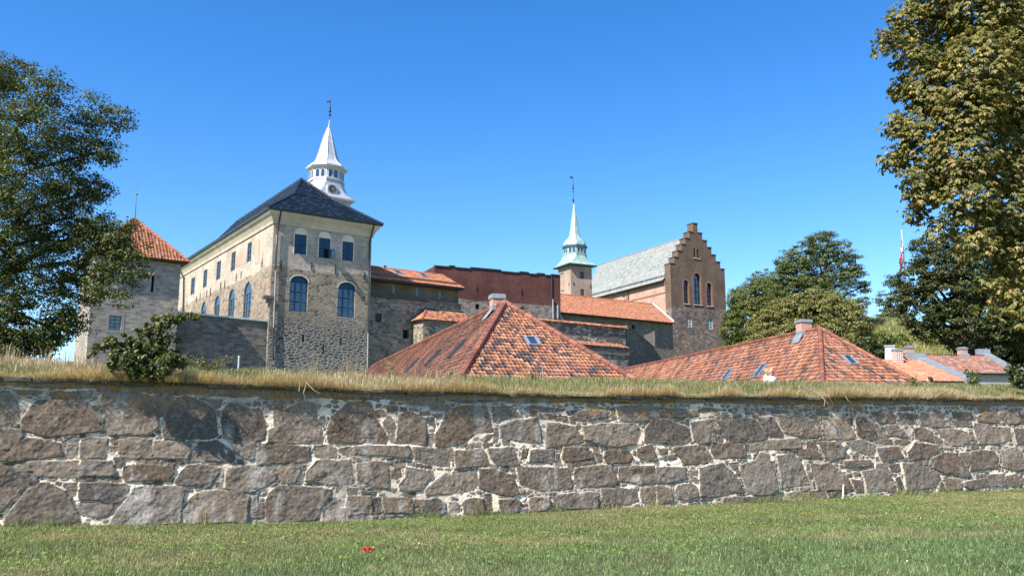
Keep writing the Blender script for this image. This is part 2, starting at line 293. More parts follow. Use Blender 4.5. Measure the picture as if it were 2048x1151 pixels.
7: "330 215 450 190 550 260 550 330 430 330 320 325 310 260|575 210 730 215 745 270 640 275 580 265|570 285 720 280 730 330 600 330|770 250 850 200 920 210 945 290 860 300 770 285|940 215 1060 190 1110 270 1095 305 1010 300 945 245|740 300 850 310 930 460 780 470 745 370|870 325 1020 335 1030 420 960 460 930 450 880 360|1055 345 1150 345 1150 460 1075 465|415 340 590 345 680 370 690 440 640 480 560 480 500 420 450 360|260 340 330 330 410 370 415 450 270 420|35 320 120 310 210 400 190 415 70 395|150 275 270 270 270 310 160 315|130 215 310 230 310 265 150 260|105 440 200 430 230 445 190 480 110 470|260 450 440 480 440 530 380 570 210 600 200 530 235 490|425 400 490 440 485 460 430 455|380 590 480 535 590 540 640 620 690 720 600 715 470 690 400 650|615 540 680 525 690 560 680 640 660 620|700 530 780 515 890 520 915 570 905 660 790 665 690 675 690 600|945 515 1060 490 1100 530 1115 660 1060 675 955 650|150 620 240 615 440 690 455 740 400 810 260 825 170 830 165 740|45 625 130 620 140 680 110 695 65 680|475 745 600 740 620 820 495 830|630 765 820 735 840 800 680 825 640 800|820 710 950 700 965 800 850 800|970 720 1050 700 1090 790 970 800|430 830 450 780 485 825|95 735 130 725 160 830 115 840|700 460 740 450 780 500 715 505|320 590 355 585 355 630 330 630|1080 740 1150 720 1150 790 1100 790|160 170 280 175 270 200 170 200|500 710 530 710 530 728 505 728|700 375 735 375 740 430 705 435",
}
ORG = [0, 250, 500, 750, 1000, 1250, 1500, 1768]
stones = []
for k, txt in ST.items():
    for part in txt.split('|'):
        a = np.array([float(x) for x in part.split()]).reshape(-1, 2)
        stones.append(np.array([WF.hit(ORG[k]+x/3.968, 770+y/3.968) for x, y in a]))
# boulders of the stretches outside the photograph
SMAX = WF.hit(2048, 880)[0]; SMIN = WF.hit(0, 900)[0]
def filler(s0, s1):
    z = 0.0
    for zr in (0.0, 0.62, 1.15, 1.75):
        s = s0; hh = {0.0: .58, 0.62: .48, 1.15: .55, 1.75: .5}[zr]
        while s < s1:
            w = random.uniform(.5, 1.3); j = lambda: random.uniform(-.06, .06)
            stones.append(np.array([[s+j(), zr+j()], [s+w*.5, zr+j()*.5], [s+w-.05+j(), zr+j()], [s+w-.04+j(), zr+hh-.05+j()], [s+w*.5, zr+hh-.02+j()*.5], [s+.03+j(), zr+hh-.04+j()]]))
            s += w
s = SMIN-.3
while s < SMAX+.2:      # a levelling course of long flat stones just under the coping
    w = random.uniform(.35, 1.0); t_ = float(wall_top(s+w/2)); h_ = random.uniform(.13, .21); j = lambda: random.uniform(-.015, .015)
    stones.append(np.array([[s+.02, t_-h_+j()], [s+w*.5, t_-h_+j()], [s+w-.02, t_-h_+j()], [s+w-.015, t_-.03+j()], [s+w*.5, t_-.02], [s+.015, t_-.03+j()]])); s += w
filler(-5.0, SMIN-.35); filler(SMAX+.1, SMAX+15)

def stone_field(s0, s1, ds, name, parent, mat):
    ns = int((s1-s0)/ds)+1; z0, z1 = -0.35, 2.62; nz = int((z1-z0)/ds)+1
    S, Zn = np.meshgrid(np.linspace(s0, s1, ns), np.linspace(0, 1, nz), indexing='ij')
    T = wall_top(S)-0.01; Z = z0+(T-z0)*Zn
    Sw = S+0.018*(fbm(S*5, Z*5, 3, 3)-.5)*2+0.010*(fbm(S*22, Z*22, 5, 2)-.5)*2
    Zw = Z+0.016*(fbm(S*5+40, Z*5, 4, 3)-.5)*2+0.010*(fbm(S*22, Z*22+9, 6, 2)-.5)*2
    D = np.full(S.shape, -9.0); ID = np.full(S.shape, -1, int)
    sl = np.linspace(s0, s1, ns)
    for i, p in enumerate(stones):
        lo, hi = p[:, 0].min()-.3, p[:, 0].max()+.3
        i0, i1 = np.searchsorted(sl, lo), np.searchsorted(sl, hi)
        if i1 <= i0: continue
        zz = Zw[i0:i1]; ss = Sw[i0:i1]
        dmin = np.full(ss.shape, 9.0); inside = np.zeros(ss.shape, bool)
        m = len(p)
        for a in range(m):
            x0, y0 = p[a]; x1, y1 = p[(a+1) % m]; dx, dy = x1-x0, y1-y0
            t = np.clip(((ss-x0)*dx+(zz-y0)*dy)/(dx*dx+dy*dy+1e-9), 0, 1)
            dmin = np.minimum(dmin, np.hypot(ss-x0-t*dx, zz-y0-t*dy))
            cr = ((y0 > zz) != (y1 > zz)) & (ss < (x1-x0)*(zz-y0)/((y1-y0) if abs(y1-y0) > 1e-9 else 1e-9)+x0)
            inside ^= cr
        sd_ = np.where(inside, dmin, -dmin)+0.015
        up = sd_ > D[i0:i1]
        D[i0:i1] = np.where(up, sd_, D[i0:i1]); ID[i0:i1] = np.where(up, i, ID[i0:i1])
    # pinning stones in the wide joints
    gx, gz = .165, .098
    ci = np.floor(Sw/gx).astype(int); cj = np.floor(Zw/gz).astype(int)
    f1 = np.full(S.shape, 9.0); f2 = np.full(S.shape, 9.0); pid = np.zeros(S.shape)
    def hsh(a, b, k): return vnoise(a*1.0+.0, b*1.0+.0, k)
    for di in (-1, 0, 1):
        for dj in (-1, 0, 1):
            a, b = ci+di, cj+dj
            px = (a+.5+(hsh(a, b, 61)-.5)*.85)*gx; pz = (b+.5+(hsh(a, b, 62)-.5)*.85)*gz
            d = np.hypot((Sw-px), (Zw-pz)*1.35)
            n = d < f1
            f2 = np.where(n, f1, np.minimum(f2, d)); pid = np.where(n, hsh(a, b, 63), pid); f1 = np.minimum(f1, d)
    pin = np.minimum((f2-f1)*.55-.013, -D-.014); pin = np.where(pid < .30, -1, pin)
    pin = np.where(T-Z < .07+.05*fbm(S*2, Z*0, 8, 2), -1, pin)
    big = D > 0
    rnd = lambda k: vnoise(ID*1.0, ID*0.0+3, k)
    # relief
    size = np.minimum(D, .16)
    tiltx = (rnd(71)-.5)*.14; tiltz = (rnd(72)-.5)*.10
    cs = np.array([p.mean(0) for p in stones]); cx = np.where(big, cs[ID, 0], 0); cz = np.where(big, cs[ID, 1], 0)
    cl = np.array([1.0 if (np.ptp(p[:, 0])*np.ptp(p[:, 1])) > .12 else .55 for p in stones])[ID]
    rough = (fbm(S*6+ID*3.1, Z*6+ID*1.7, 21, 5)-.5)*.036 + (fbm(S*26, Z*26, 22, 3)-.5)*.018 + (np.abs(fbm(S*2.4+Z*1.5+ID*.7, Z*2.9-S*1.1, 23, 3)-.5))*-.055
    hs_ = cl*(.014+.020*(1-np.exp(-np.maximum(D, 0)/.009)) + .022*rnd(73)) + tiltx*(S-cx)*.6 + tiltz*(Z-cz)*.6 + rough*sstep(0, .03, D)
    hp = .016+.011*(1-np.exp(-np.maximum(pin, 0)/.008)) + rough*.3
    hm = .019-.040*sstep(.50, .64, fbm(S*1.9, Z*2.6, 33, 3))+(fbm(S*18, Z*18, 31, 3)-.5)*.014 + (fbm(S*4, Z*4, 32, 2)-.5)*.010
    H = np.where(big, np.maximum(hs_, .004), np.where(pin > 0, hp, hm))
    # stone and mortar colours, with shade painted in below the coping
    v = rnd(81); w = rnd(82)
    grey = np.stack([.090+.096*v+.022*w, .078+.082*v+.004*w, .066+.066*v-.008*w], -1)
    warm = fbm(S*.9, Z*.9, 41, 3); warm = sstep(.55, .8, warm)[..., None]
    grey = grey*(1-warm)+warm*np.array([.125, .092, .068])
    pv = pid[..., None]; pcol = np.array([.062, .058, .054])+pv*np.array([.13, .112, .09])
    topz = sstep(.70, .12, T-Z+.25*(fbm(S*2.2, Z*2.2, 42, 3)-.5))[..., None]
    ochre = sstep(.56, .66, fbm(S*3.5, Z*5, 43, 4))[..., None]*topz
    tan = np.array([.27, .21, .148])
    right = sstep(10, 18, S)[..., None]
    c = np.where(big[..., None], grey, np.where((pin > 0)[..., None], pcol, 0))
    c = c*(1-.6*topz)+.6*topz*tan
    c = c*(1-ochre*.75)+ochre*.75*np.array([.32, .16, .04])
    lich = sstep(.62, .72, fbm(S*11, Z*11, 44, 3))[..., None]*.28
    c = c*(1-lich)+lich*np.array([.26, .25, .235])
    lime = (sstep(.60, .72, fbm(S*1.6, Z*.5, 45, 3))*sstep(.35, .7, fbm(S*6, Z*2, 46, 3)))[..., None]*.45
    c = c*(1-lime)+lime*np.array([.40, .375, .34])
    speck = (vnoise(S*48, Z*48, 47) > .86)[..., None]*.22
    c = c*(1-speck)+speck*np.array([.40, .36, .33])
    grain = (.74+.52*vnoise(S*40, Z*40, 48))[..., None]; c = c*grain
    mort = np.array([.68, .59, .46])*(.72+.5*fbm(S*5, Z*5, 51, 4))[..., None]
    mort = mort*(1-.30*sstep(.48, .62, fbm(S*.8, Z*1.3, 52, 3)))[..., None]
    band = (T-Z < .08+.16*fbm(S*1.3, Z, 53, 3))[..., None]  # top strip of mortar darkened: the shadow of the slabs painted into the colour
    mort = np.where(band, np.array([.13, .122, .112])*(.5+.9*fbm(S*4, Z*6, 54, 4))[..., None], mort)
    isM = (~big & (pin <= 0))[..., None]
    c = np.where(isM, mort, c)
    batter = -.075*Z
    X = WF.o[0]+WF.d[0]*S+WF.n[0]*(H+batter); Y = WF.o[1]+WF.d[1]*S+WF.n[1]*(H+batter)
    V = np.stack([X, Y, Z], -1).reshape(-1, 3)
    idx = np.arange(ns*nz).reshape(ns, nz)
    F = np.stack([idx[:-1, :-1], idx[1:, :-1], idx[1:, 1:], idx[:-1, 1:]], -1).reshape(-1, 4)
    return mesh_np(name, V, F, mat, parent, c.reshape(-1, 3), smooth=True)

m_stone = vcol('granite_and_mortar', rough=0.95, var=0.18, scale=16.0, bump=0.35, spec=0.15, detail=7)
wall = thing('boulder_wall', 'long grey boulder wall with white mortar joints along the lawn', 'wall', (*WF.pt(0, 0)[:2], 0))
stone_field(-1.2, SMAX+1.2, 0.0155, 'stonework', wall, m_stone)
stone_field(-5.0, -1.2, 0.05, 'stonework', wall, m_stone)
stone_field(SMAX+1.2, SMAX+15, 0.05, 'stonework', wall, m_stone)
m = M()
m.hexa([WF.pt(-5, -.5, -.16), WF.pt(SMAX+15, -.5, -.16), WF.pt(SMAX+15, -.5, -1.2), WF.pt(-5, -.5, -1.2),
        WF.pt(-5, 2.34, -.30), WF.pt(SMAX+15, 2.34, -.30), WF.pt(SMAX+15, 2.34, -1.2), WF.pt(-5, 2.34, -1.2)])
m.build('backing', simple('mortar_grey', (.3, .28, .26)), wall)
m_slab = simple('dark_slab', (.085, .08, .078), 0.9, var=.45, scale=5, bump=.5)
s = -2.0
while s < SMAX+2:
    w = random.uniform(.38, .85); o = random.uniform(.11, .20)-.17; zt = float(wall_top(s+w/2))+random.uniform(-.03, .022)
    m = M(); tl = random.uniform(-.045, .045); th = random.uniform(.035, .06)
    k = 5; fr = [(s+.006+(w-.02)*i/k, o+random.uniform(-.028, .02)) for i in range(k+1)]
    bot = [WF.pt(a, zt-th+tl*(i/k-.5), b) for i, (a, b) in enumerate(fr)]; top = [WF.pt(a, zt+tl*(i/k-.5), b-random.uniform(0, .02)) for i, (a, b) in enumerate(fr)]
    bb = [WF.pt(a, zt-th, -.55) for a, b in fr]; tb = [WF.pt(a, zt+.015, -.55) for a, b in fr]
    n = k+1; m.add(bot+top+tb+bb, [(i, i+1, n+i+1, n+i) for i in range(k)]+[(n+i, n+i+1, 2*n+i+1, 2*n+i) for i in range(k)]+[(3*n+i, 3*n+i+1, i+1, i) for i in range(k)]+[(0, n, 2*n, 3*n), (k, 4*n-1, 3*n-1, 2*n-1)])
    m.build('coping_slab', m_slab, wall); s += w
# ---------------------------------------------------------------- ground, rampart and castle hill
def wall_w(x, y):      # distance behind the wall face, and position along it
    dx = np.asarray(x)-WO[0]; dy = np.asarray(y)-WO[1]
    return -(dx*WF.n[0]+dy*WF.n[1]), dx*WF.d[0]+dy*WF.d[1]
def hill(x, y):
    x = np.asarray(x, float); y = np.asarray(y, float)
    r = x/np.maximum(y, 1); ye = y-np.clip((x-22)/18, 0, 1)*26*np.clip((130-y)/40, 0, 1)
    h = np.interp(ye, [0, 30, 50, 60, 70, 90, 115, 140, 300], [1.75, 1.8, 2.2, 3.6, 5.4, 8.0, 11.0, 13.2, 14])
    h = h+6.8*np.exp(-(((x-51)/13)**2+((y-114)/15)**2)**1.4)
    k = sstep(-.66, -.52, r); h = h*k+2.0*(1-k)
    return h*(1-sstep(150, 420, y))+0*y
def rampart(x, y):
    w, s = wall_w(x, y)
    t = np.interp(s, _ts[:, 0], _ts[:, 1])
    bank = t+np.interp(w, [-.2, .1, .5, 1.2, 2.2, 3.5, 9], [-.05, -.02, .14, .30, .35, .24, -.5])+.07*sstep(6, 14, s)*sstep(.3, 1.5, w)
    k = sstep(2.5, 9, w)
    n = (fbm(np.asarray(x)*.5, np.asarray(y)*.5, 91, 3)-.5)*.12*sstep(.3, 1.2, w)
    return bank*(1-k)+hill(x, y)*k+n
def terrain_sheet(name, SX, WY, fn, mat):
    S, W = np.meshgrid(SX, WY, indexing='ij')
    X = WO[0]+WF.d[0]*S-WF.n[0]*W; Y = WO[1]+WF.d[1]*S-WF.n[1]*W
    Z = fn(X, Y); idx = np.arange(S.size).reshape(S.shape)
    F = np.stack([idx[:-1, :-1], idx[1:, :-1], idx[1:, 1:], idx[:-1, 1:]], -1).reshape(-1, 4)
    o = mesh_np(name, np.stack([X, Y, Z], -1).reshape(-1, 3), F, mat, None, None, True)
    return tag(o, kind='structure')
def lawn_z(x, y):
    w, s = wall_w(x, y)
    zb = np.interp(s, _bs[:, 0], _bs[:, 1])+.0
    k = sstep(-9, 0, w); return zb*k+0.0*(1-k)+(fbm(np.asarray(x)*.35, np.asarray(y)*.35, 93, 3)-.5)*.05*(1-sstep(-1, 0, w))
BARE = [(*P(u, v, 1)[:2]*(1.65/(1.65-P(u, v, 1)[2])), ra, rb) for u, v, ra, rb in ((1480, 1027, .55, .25), (1632, 1031, .75, .25), (1990, 992, 2.2, .5), (1210, 1022, .5, .3), (640, 1068, .5, .3), (320, 1120, .8, .2))]
def lawn_color(x, y):
    """species and dryness of the turf, as it grows"""
    w, s = wall_w(x, y)
    dry = sstep(.42, .68, fbm(x*.45+3, y*.9, 95, 4))*.8
    dry = np.maximum(dry, sstep(.45, .6, fbm(x*.3+1, y*.8, 96, 3))*sstep(-7, -3, w)*sstep(15, 21, s))
    dry = dry*(1-.75*sstep(-5.5, -8, w))
    lush = sstep(-4, -8, w)
    g = np.stack([.130-.042*lush+0*x, .190-.020*lush, .046+.010*lush], -1)
    d = np.array([.28, .235, .115])
    n = (fbm(x*1.7, y*1.7, 97, 3)-.5)[..., None]*1.35
    for (ex, ey, ra, rb) in BARE:      # trodden bare spots
        k = np.exp(-((x-ex)/ra)**2-((y-ey)/rb)**2*1.0); dry = np.maximum(dry, k*1.25)
    return (g*(1-dry[..., None]*.75)+d*dry[..., None]*.75)*(1+.7*n)
t = NT('turf_soil'); n1 = t.noise(t.pos(), 1.2, 5); n2 = t.noise(t.pos(), 14, 4)
m_soil = t.base(t.ramp(t.math('ADD', t.math('MULTIPLY', n1, .6), t.math('MULTIPLY', n2, .4)), [(.3, (.075, .085, .03)), (.55, (.13, .135, .05)), (.75, (.20, .165, .085))]), .95)
t = NT('hill_grass'); n1 = t.noise(t.pos(), .25, 6, .65); n2 = t.noise(t.pos(), 3, 5)
m_hill = t.base(t.ramp(t.math('ADD', t.math('MULTIPLY', n1, .55), t.math('MULTIPLY', n2, .45)), [(.3, (.07, .09, .025)), (.5, (.13, .15, .045)), (.7, (.25, .21, .10))]), .95)
t.bump(n2, .6, .3)
SX = np.concatenate([[-900, -300, -100, -40, -15], np.linspace(-8, SMAX+15, 60), [70, 110, 200, 400, 1000]])
terrain_sheet('lawn', SX, np.concatenate([[-900, -300, -120, -60, -35, -25], np.linspace(-18, 0, 46), [.3]]), lawn_z, m_soil)
terrain_sheet('rampart_hill', np.concatenate([[-1500, -500, -200], np.linspace(-90, 160, 126), [220, 400, 700, 1500]]),
              np.concatenate([np.linspace(.02, 4, 17), np.linspace(5, 160, 78), [200, 260, 330, 420, 600, 1200, 3000]]), rampart, m_hill)
def ground(x, y): return float(rampart(np.array([x]), np.array([y]))[0])

# ---------------------------------------------------------------- grass
m_blade = leafmat('grass_blade', .30, .05, (1.2, 1.15, .6))
def blades(name, X, Y, Z, L, W, lean, col, seg2=False, dirx=None, diry=None):
    n = len(X); a = RS.uniform(0, 2*math.pi, n); b = RS.uniform(0, 2*math.pi, n)
    lx = np.cos(b)*lean*L*RS.uniform(.2, 1, n); ly = np.sin(b)*lean*L*RS.uniform(.2, 1, n)
    if dirx is not None: lx = lx+dirx*L; ly = ly+diry*L
    wx = np.cos(a)*W*.5; wy = np.sin(a)*W*.5
    hz = np.sqrt(np.maximum(L*L-lx*lx-ly*ly, (L*.25)**2))
    p0 = np.stack([X-wx, Y-wy, Z], -1); p1 = np.stack([X+wx, Y+wy, Z], -1)
    if not seg2:
        p2 = np.stack([X+lx, Y+ly, Z+hz], -1)
        V = np.stack([p0, p1, p2], 1).reshape(-1, 3); F = np.arange(3*n).reshape(-1, 3); c = np.repeat(col, 3, 0)
    else:
        m0 = np.stack([X+lx*.35-wx*.8, Y+ly*.35-wy*.8, Z+hz*.68], -1); m1 = np.stack([X+lx*.35+wx*.8, Y+ly*.35+wy*.8, Z+hz*.68], -1)
        p2 = np.stack([X+lx*1.15, Y+ly*1.15, Z+hz*(.95 if np.isscalar(lean) and lean < .6 else .8)], -1)
        V = np.stack([p0, p1, m0, m1, p2], 1).reshape(-1, 3); i = (np.arange(n)*5)[:, None]
        F = np.concatenate([i+np.array([0, 1, 3]), i+np.array([0, 3, 2]), i+np.array([2, 3, 4])], 1).reshape(-1, 3); c = np.repeat(col, 5, 0)
    o = mesh_np(name, V, F, m_blade, None, c); return tag(o, kind='stuff')
def lawn_pts(n, y0):
    # sampled over the strip of lawn seen from the path, denser towards the viewer
    s = RS.uniform(-3, SMAX+4, n); w = -RS.uniform(0, 1, n)**.85*13.5
    x = WO[0]+WF.d[0]*s-WF.n[0]*w; y = WO[1]+WF.d[1]*s-WF.n[1]*w
    k = (y > y0) & (np.abs(x) < .68*y+.6)
    return x[k], y[k], s[k], w[k]
x, y, s_, w_ = lawn_pts(900000, 7.6)
col = lawn_color(x, y)*RS.uniform(.40, 1.55, (len(x), 1)); yel = RS.rand(len(x)) < .10
col[yel] = np.array([.40, .34, .18])*RS.uniform(.6, 1.3, (yel.sum(), 1))
L = RS.uniform(.025, .06, len(x))*(1+.5*sstep(-4, -8, w_)); L *= .75+.6*fbm(x*1.3, y*1.3, 98, 3)
edge = w_ > -.28; L[edge] *= RS.uniform(1, 2.2, edge.sum())*(.6+2.6*sstep(.5, .72, fbm(s_[edge]*2.3, s_[edge]*0, 106, 3)))
blades('lawn_grass', x, y, lawn_z(x, y), L, RS.uniform(.005, .010, len(x)), .75, np.clip(col, .01, .9))
# clover and plantain leaves lying in the turf
n = 26000; x, y, s_, w_ = lawn_pts(n, 7.6); cl = fbm(x*1.1+9, y*1.1, 99, 3) > .46; x, y = x[cl], y[cl]; n = len(x)
r = RS.uniform(.012, .030, n); a = RS.uniform(0, 6.28, n); z = lawn_z(x, y)+RS.uniform(.02, .05, n); tx = RS.uniform(-.5, .5, n); ty = RS.uniform(-.5, .5, n)
q = [np.stack([x+r*np.cos(a+k*1.57), y+r*np.sin(a+k*1.57), z+r*(tx*np.cos(a+k*1.57)+ty*np.sin(a+k*1.57))], -1) for k in range(4)]
V = np.stack(q, 1).reshape(-1, 3); c = np.array([.14, .225, .045])*RS.uniform(.6, 1.5, (n, 1))
tag(mesh_np('clover', V, np.arange(4*n).reshape(-1, 4), m_blade, None, np.repeat(c, 4, 0)), kind='stuff')

# dry grass on the rampart crest
def crest(n, w0, w1, s0=-4, s1=None):
    s = RS.uniform(s0, SMAX+13 if s1 is None else s1, n); w = RS.uniform(w0, w1, n)
    x = WO[0]+WF.d[0]*s-WF.n[0]*w; y = WO[1]+WF.d[1]*s-WF.n[1]*w; return x, y, s, w
x, y, s_, w_ = crest(150000, .0, 3.6)
green = sstep(.40, .62, fbm(s_*.55, w_*.4, 101, 4)+.16*sstep(.5, 1.6, w_)+.10*sstep(8, 16, s_)-.06*sstep(3.2, 0, s_))
c = np.array([.43, .335, .21])*(1-green[:, None])+np.array([.215, .21, .085])*green[:, None]
c = c*RS.uniform(.6, 1.35, (len(x), 1)); L = RS.uniform(.06, .24, len(x))*(.25+1.2*fbm(s_*1.9, w_*1.6, 102, 4))*(.86+.06*sstep(6, 18, s_))
k = L*0+.0
blades('dry_grass', x, y, rampart(x, y)-.01, L, RS.uniform(.005, .010, len(x)), .55, c, True)
x, y, s_, w_ = crest(60000, -.09, .24)      # tufts that droop over the slabs
L = RS.uniform(.06, .19, len(x))*(.2+1.7*sstep(.38, .72, fbm(s_*1.6, s_*0, 103, 4)))
c = np.array([.56, .44, .28])*RS.uniform(.55, 1.35, (len(x), 1)); f = RS.uniform(.25, .95, len(x))
blades('dry_grass_fringe', x, y, wall_top(s_)+RS.uniform(0, .05, len(x)), L, RS.uniform(.005, .009, len(x)), .5, c, True, WF.n[0]*f, WF.n[1]*f)
x, y, s_, w_ = crest(1500, .8, 3.0, -1, 12)  # tall dry stalks
tl = fbm(s_*1.2, w_*0, 104, 3) > .5; x, y, s_, w_ = x[tl], y[tl], s_[tl], w_[tl]
L = RS.uniform(.22, .48, len(x)); c = np.array([.36, .27, .17])*RS.uniform(.6, 1.3, (len(x), 1))
blades('dry_stalks', x, y, rampart(x, y), L, RS.uniform(.006, .011, len(x)), .35, c, True)

# meadow grass on the sunny slope far right
n = 26000; x = RS.uniform(36, 68, n); y = RS.uniform(92, 122, n); h_ = rampart(x, y); k = h_ > 7.5; x, y, h_ = x[k], y[k], h_[k]
c = np.array([.20, .215, .065])*RS.uniform(.5, 1.4, (len(x), 1)); dd = fbm(x*.4, y*.4, 105, 3) > .52; c[dd] = np.array([.30, .25, .12])*RS.uniform(.7, 1.3, (dd.sum(), 1))
blades('meadow_grass', x, y, h_, RS.uniform(.35, .9, len(x)), RS.uniform(.05, .10, len(x)), .5, c)
# ---------------------------------------------------------------- tile roofs, openings, windows
def unit(v): v = np.array(v, float); return v/np.linalg.norm(v)
def tile_arrays(poly, e, w, h, amp, lip, colf, npr=5, inset=0.0, pan=True):
    poly = np.array(poly, float); e = unit(e)
    n = np.cross(poly[1]-poly[0], poly[2]-poly[0]); n = unit(n)
    if n[2] < 0: n = -n
    e = unit(e-n*np.dot(e, n)); f = np.cross(n, e)
    if f[2] < 0: e = -e; f = np.cross(n, e)
    o = poly[0]; q = np.stack([(poly-o)@e, (poly-o)@f], -1)
    a0, b0 = q.min(0); a1, b1 = q.max(0)
    A, B = np.meshgrid(np.arange(a0, a1+w, w), np.arange(b0, b1+h, h), indexing='ij'); A = A.ravel(); B = B.ravel()
    ca, cb = A+w*.5, B+h*.5; ins = np.zeros(len(A), bool)
    for i in range(len(q)):
        x0, y0 = q[i]; x1, y1 = q[(i+1) % len(q)]
        ins ^= ((y0 > cb) != (y1 > cb)) & (ca < (x1-x0)*(cb-y0)/((y1-y0) if abs(y1-y0) > 1e-9 else 1e-9)+x0)
    A, B = A[ins], B[ins]; N = len(A)
    t = np.linspace(0, 1, npr)
    prof = amp*(np.sin(2*np.pi*(t+.05))*.5+.5*np.cos(2*np.pi*t)*.6) if pan else np.zeros(npr)
    if not pan: t = t*.96+.02
    jit = RS.uniform(-.007, .007, N); ja = RS.uniform(-.01, .01, N); jb = RS.uniform(-.012, .012, N)
    def pts(bb, hh):
        a = A[:, None]+t[None]*w+ja[:, None]; b = (B+bb+jb)[:, None]+0*a; z = prof[None]+hh+jit[:, None]
        return o+a[..., None]*e+b[..., None]*f+z[..., None]*n
    V = np.stack([pts(-.015, -.01), pts(-.015, lip), pts(h*1.05, .0)], 1).reshape(N, -1, 3)
    k = npr; base = np.array([[r*k+i, r*k+i+1, (r+1)*k+i+1, (r+1)*k+i] for r in (0, 1) for i in range(k-1)])
    F = (np.arange(N)*3*k)[:, None, None]+base[None]
    C = np.repeat(colf(A, B, o[None]+ca[ins][:, None]*e+cb[ins][:, None]*f), 3*k, 0)
    return V.reshape(-1, 3), F.reshape(-1, 4), C
def tile_roof(name, polys, parent, mat, w, h, amp, lip, colf, npr=5, under=None, pan=True, kids=None):
    Vs, Fs, Cs = [], [], []; b = 0
    for i, (poly, e) in enumerate(polys):
        V, F, C = tile_arrays(poly, e, w, h, amp, lip, colf[i] if isinstance(colf, list) else colf, npr, pan=pan)
        Vs.append(V); Fs.append(F+b); Cs.append(C); b += len(V)
    for poly, e in polys:            # roof deck just below the tiles
        p = np.array(poly, float); n = unit(np.cross(p[1]-p[0], p[2]-p[0])); n = n if n[2] > 0 else -n
        if len(p) == 3: p = np.vstack([p, (p[2]*.5+p[0]*.5)])
        p = p-n*.025; Vs.append(p); Fs.append(np.array([[b, b+1, b+2, b+3]])); Cs.append(np.tile(np.array(under or (.10, .05, .035)), (4, 1))); b += 4
    return mesh_np(name, np.vstack(Vs), np.vstack(Fs), mat, parent, np.vstack(Cs))
def palette(cols, wts, seed, sc_=.5, clump=.0, var=.18):
    cols = np.array(cols); wts = np.array(wts, float)/sum(wts); cum = np.cumsum(wts)
    def f(A, B, Pq):
        r = RS.rand(len(A))
        if clump: r = np.clip(r*(1-clump)+clump*sstep(.25, .75, fbm(A*sc_, B*sc_*.5, seed, 3)), 0, .9999)
        return cols[np.searchsorted(cum, r)]*RS.uniform(1-var, 1+var, (len(A), 1))
    return f
def caps(name, p0, p1, r, parent, mat, cols, step=.36):
    """overlapping ridge or hip tiles"""
    p0 = np.array(p0, float); p1 = np.array(p1, float); L = np.linalg.norm(p1-p0); n = max(1, int(L/step)); m = M()
    for i in range(n):
        m.col = tuple(np.array(random.choice(cols))*random.uniform(.8, 1.2))
        a = p0+(p1-p0)*i/n; b = p0+(p1-p0)*(i+1.12)/n; m.tube(a, b, r*1.12, r*.94, 8)
    return m.build(name, mat, parent)
def arch(s0, s1, z0, zs, zt, n=10):
    c = (s0+s1)/2; r = (s1-s0)/2
    return [(s0, z0), (s1, z0)]+[(c+r*math.cos(math.pi*i/n), zs+(zt-zs)*math.sin(math.pi*i/n)) for i in range(n+1)]
def rect_loop(s0, s1, z0, z1): return [(s0, z0), (s1, z0), (s1, z1), (s0, z1)]
def facade(m, F, outer, holes=(), depth=.3):
    loops = [[Vector((a, b, 0)) for a, b in l] for l in [outer]+list(holes)]
    flat = [p for l in loops for p in l]
    for tri in tessellate_polygon(loops):
        p = [flat[i] for i in tri]
        P3 = [Vector(F.pt(q.x, q.y)) for q in p]
        n = (P3[1]-P3[0]).cross(P3[2]-P3[0])
        if n.x*F.n[0]+n.y*F.n[1] < 0: P3.reverse()
        m.poly(P3)
    for l in holes:
        area = sum(l[i][0]*l[(i+1) % len(l)][1]-l[(i+1) % len(l)][0]*l[i][1] for i in range(len(l)))
        for i in range(len(l)):
            a, b = l[i], l[(i+1) % len(l)]
            m.poly([F.pt(*a), F.pt(*b), F.pt(*b, -depth), F.pt(*a, -depth)])
def window(parent, F, loop, depth, nx, ny, mf, mg, name='window', fw=.07, bw=.045, lat=0, bars_top=None, z_spring=None):
    """frame with glazing bars set back in the wall; the glass is its child"""
    xs = [p[0] for p in loop]; zs = [p[1] for p in loop]; s0, s1, z0, z1 = min(xs), max(xs), min(zs), max(zs)
    m = M(); n = len(loop); cx, cz = (s0+s1)/2, (z0+z1)/2
    kx = 1-2*fw/(s1-s0); kz = 1-2*fw/(z1-z0)
    inner = [(cx+(a-cx)*kx, cz+(b-cz)*kz) for a, b in loop]
    for i in range(n):
        j = (i+1) % n
        m.poly([F.pt(*loop[i], -depth), F.pt(*loop[j], -depth), F.pt(*inner[j], -depth), F.pt(*inner[i], -depth)])
        m.poly([F.pt(*inner[i], -depth), F.pt(*inner[j], -depth), F.pt(*inner[j], -depth-.08), F.pt(*inner[i], -depth-.08)])
    zt = z_spring if z_spring else z1-fw
    for i in range(1, nx):
        q = s0+(s1-s0)*i/nx; m.fbox(F, q-bw/2, q+bw/2, z0+fw, zt, -depth-.07, -depth-.004)
    for j in range(1, ny+(1 if z_spring else 0)):
        z = z0+(zt-z0)*j/ny; m.fbox(F, s0+fw*.6, s1-fw*.6, z-bw/2, z+bw/2, -depth-.069, -depth-.006)
    if lat:
        for i in range(1, nx*lat):
            if i % lat: q = s0+(s1-s0)*i/(nx*lat); m.fbox(F, q-.008, q+.008, z0+fw, zt, -depth-.068, -depth-.05)
        for j in range(1, ny*lat):
            if j % lat: z = z0+(zt-z0)*j/(ny*lat); m.fbox(F, s0+fw*.6, s1-fw*.6, z-.008, z+.008, -depth-.067, -depth-.052)
    o = m.build(name, mf, parent)
    g = M(); g.poly([F.pt(a, b, -depth-.06) for a, b in loop]); g.build('pane', mg, o)
    return o
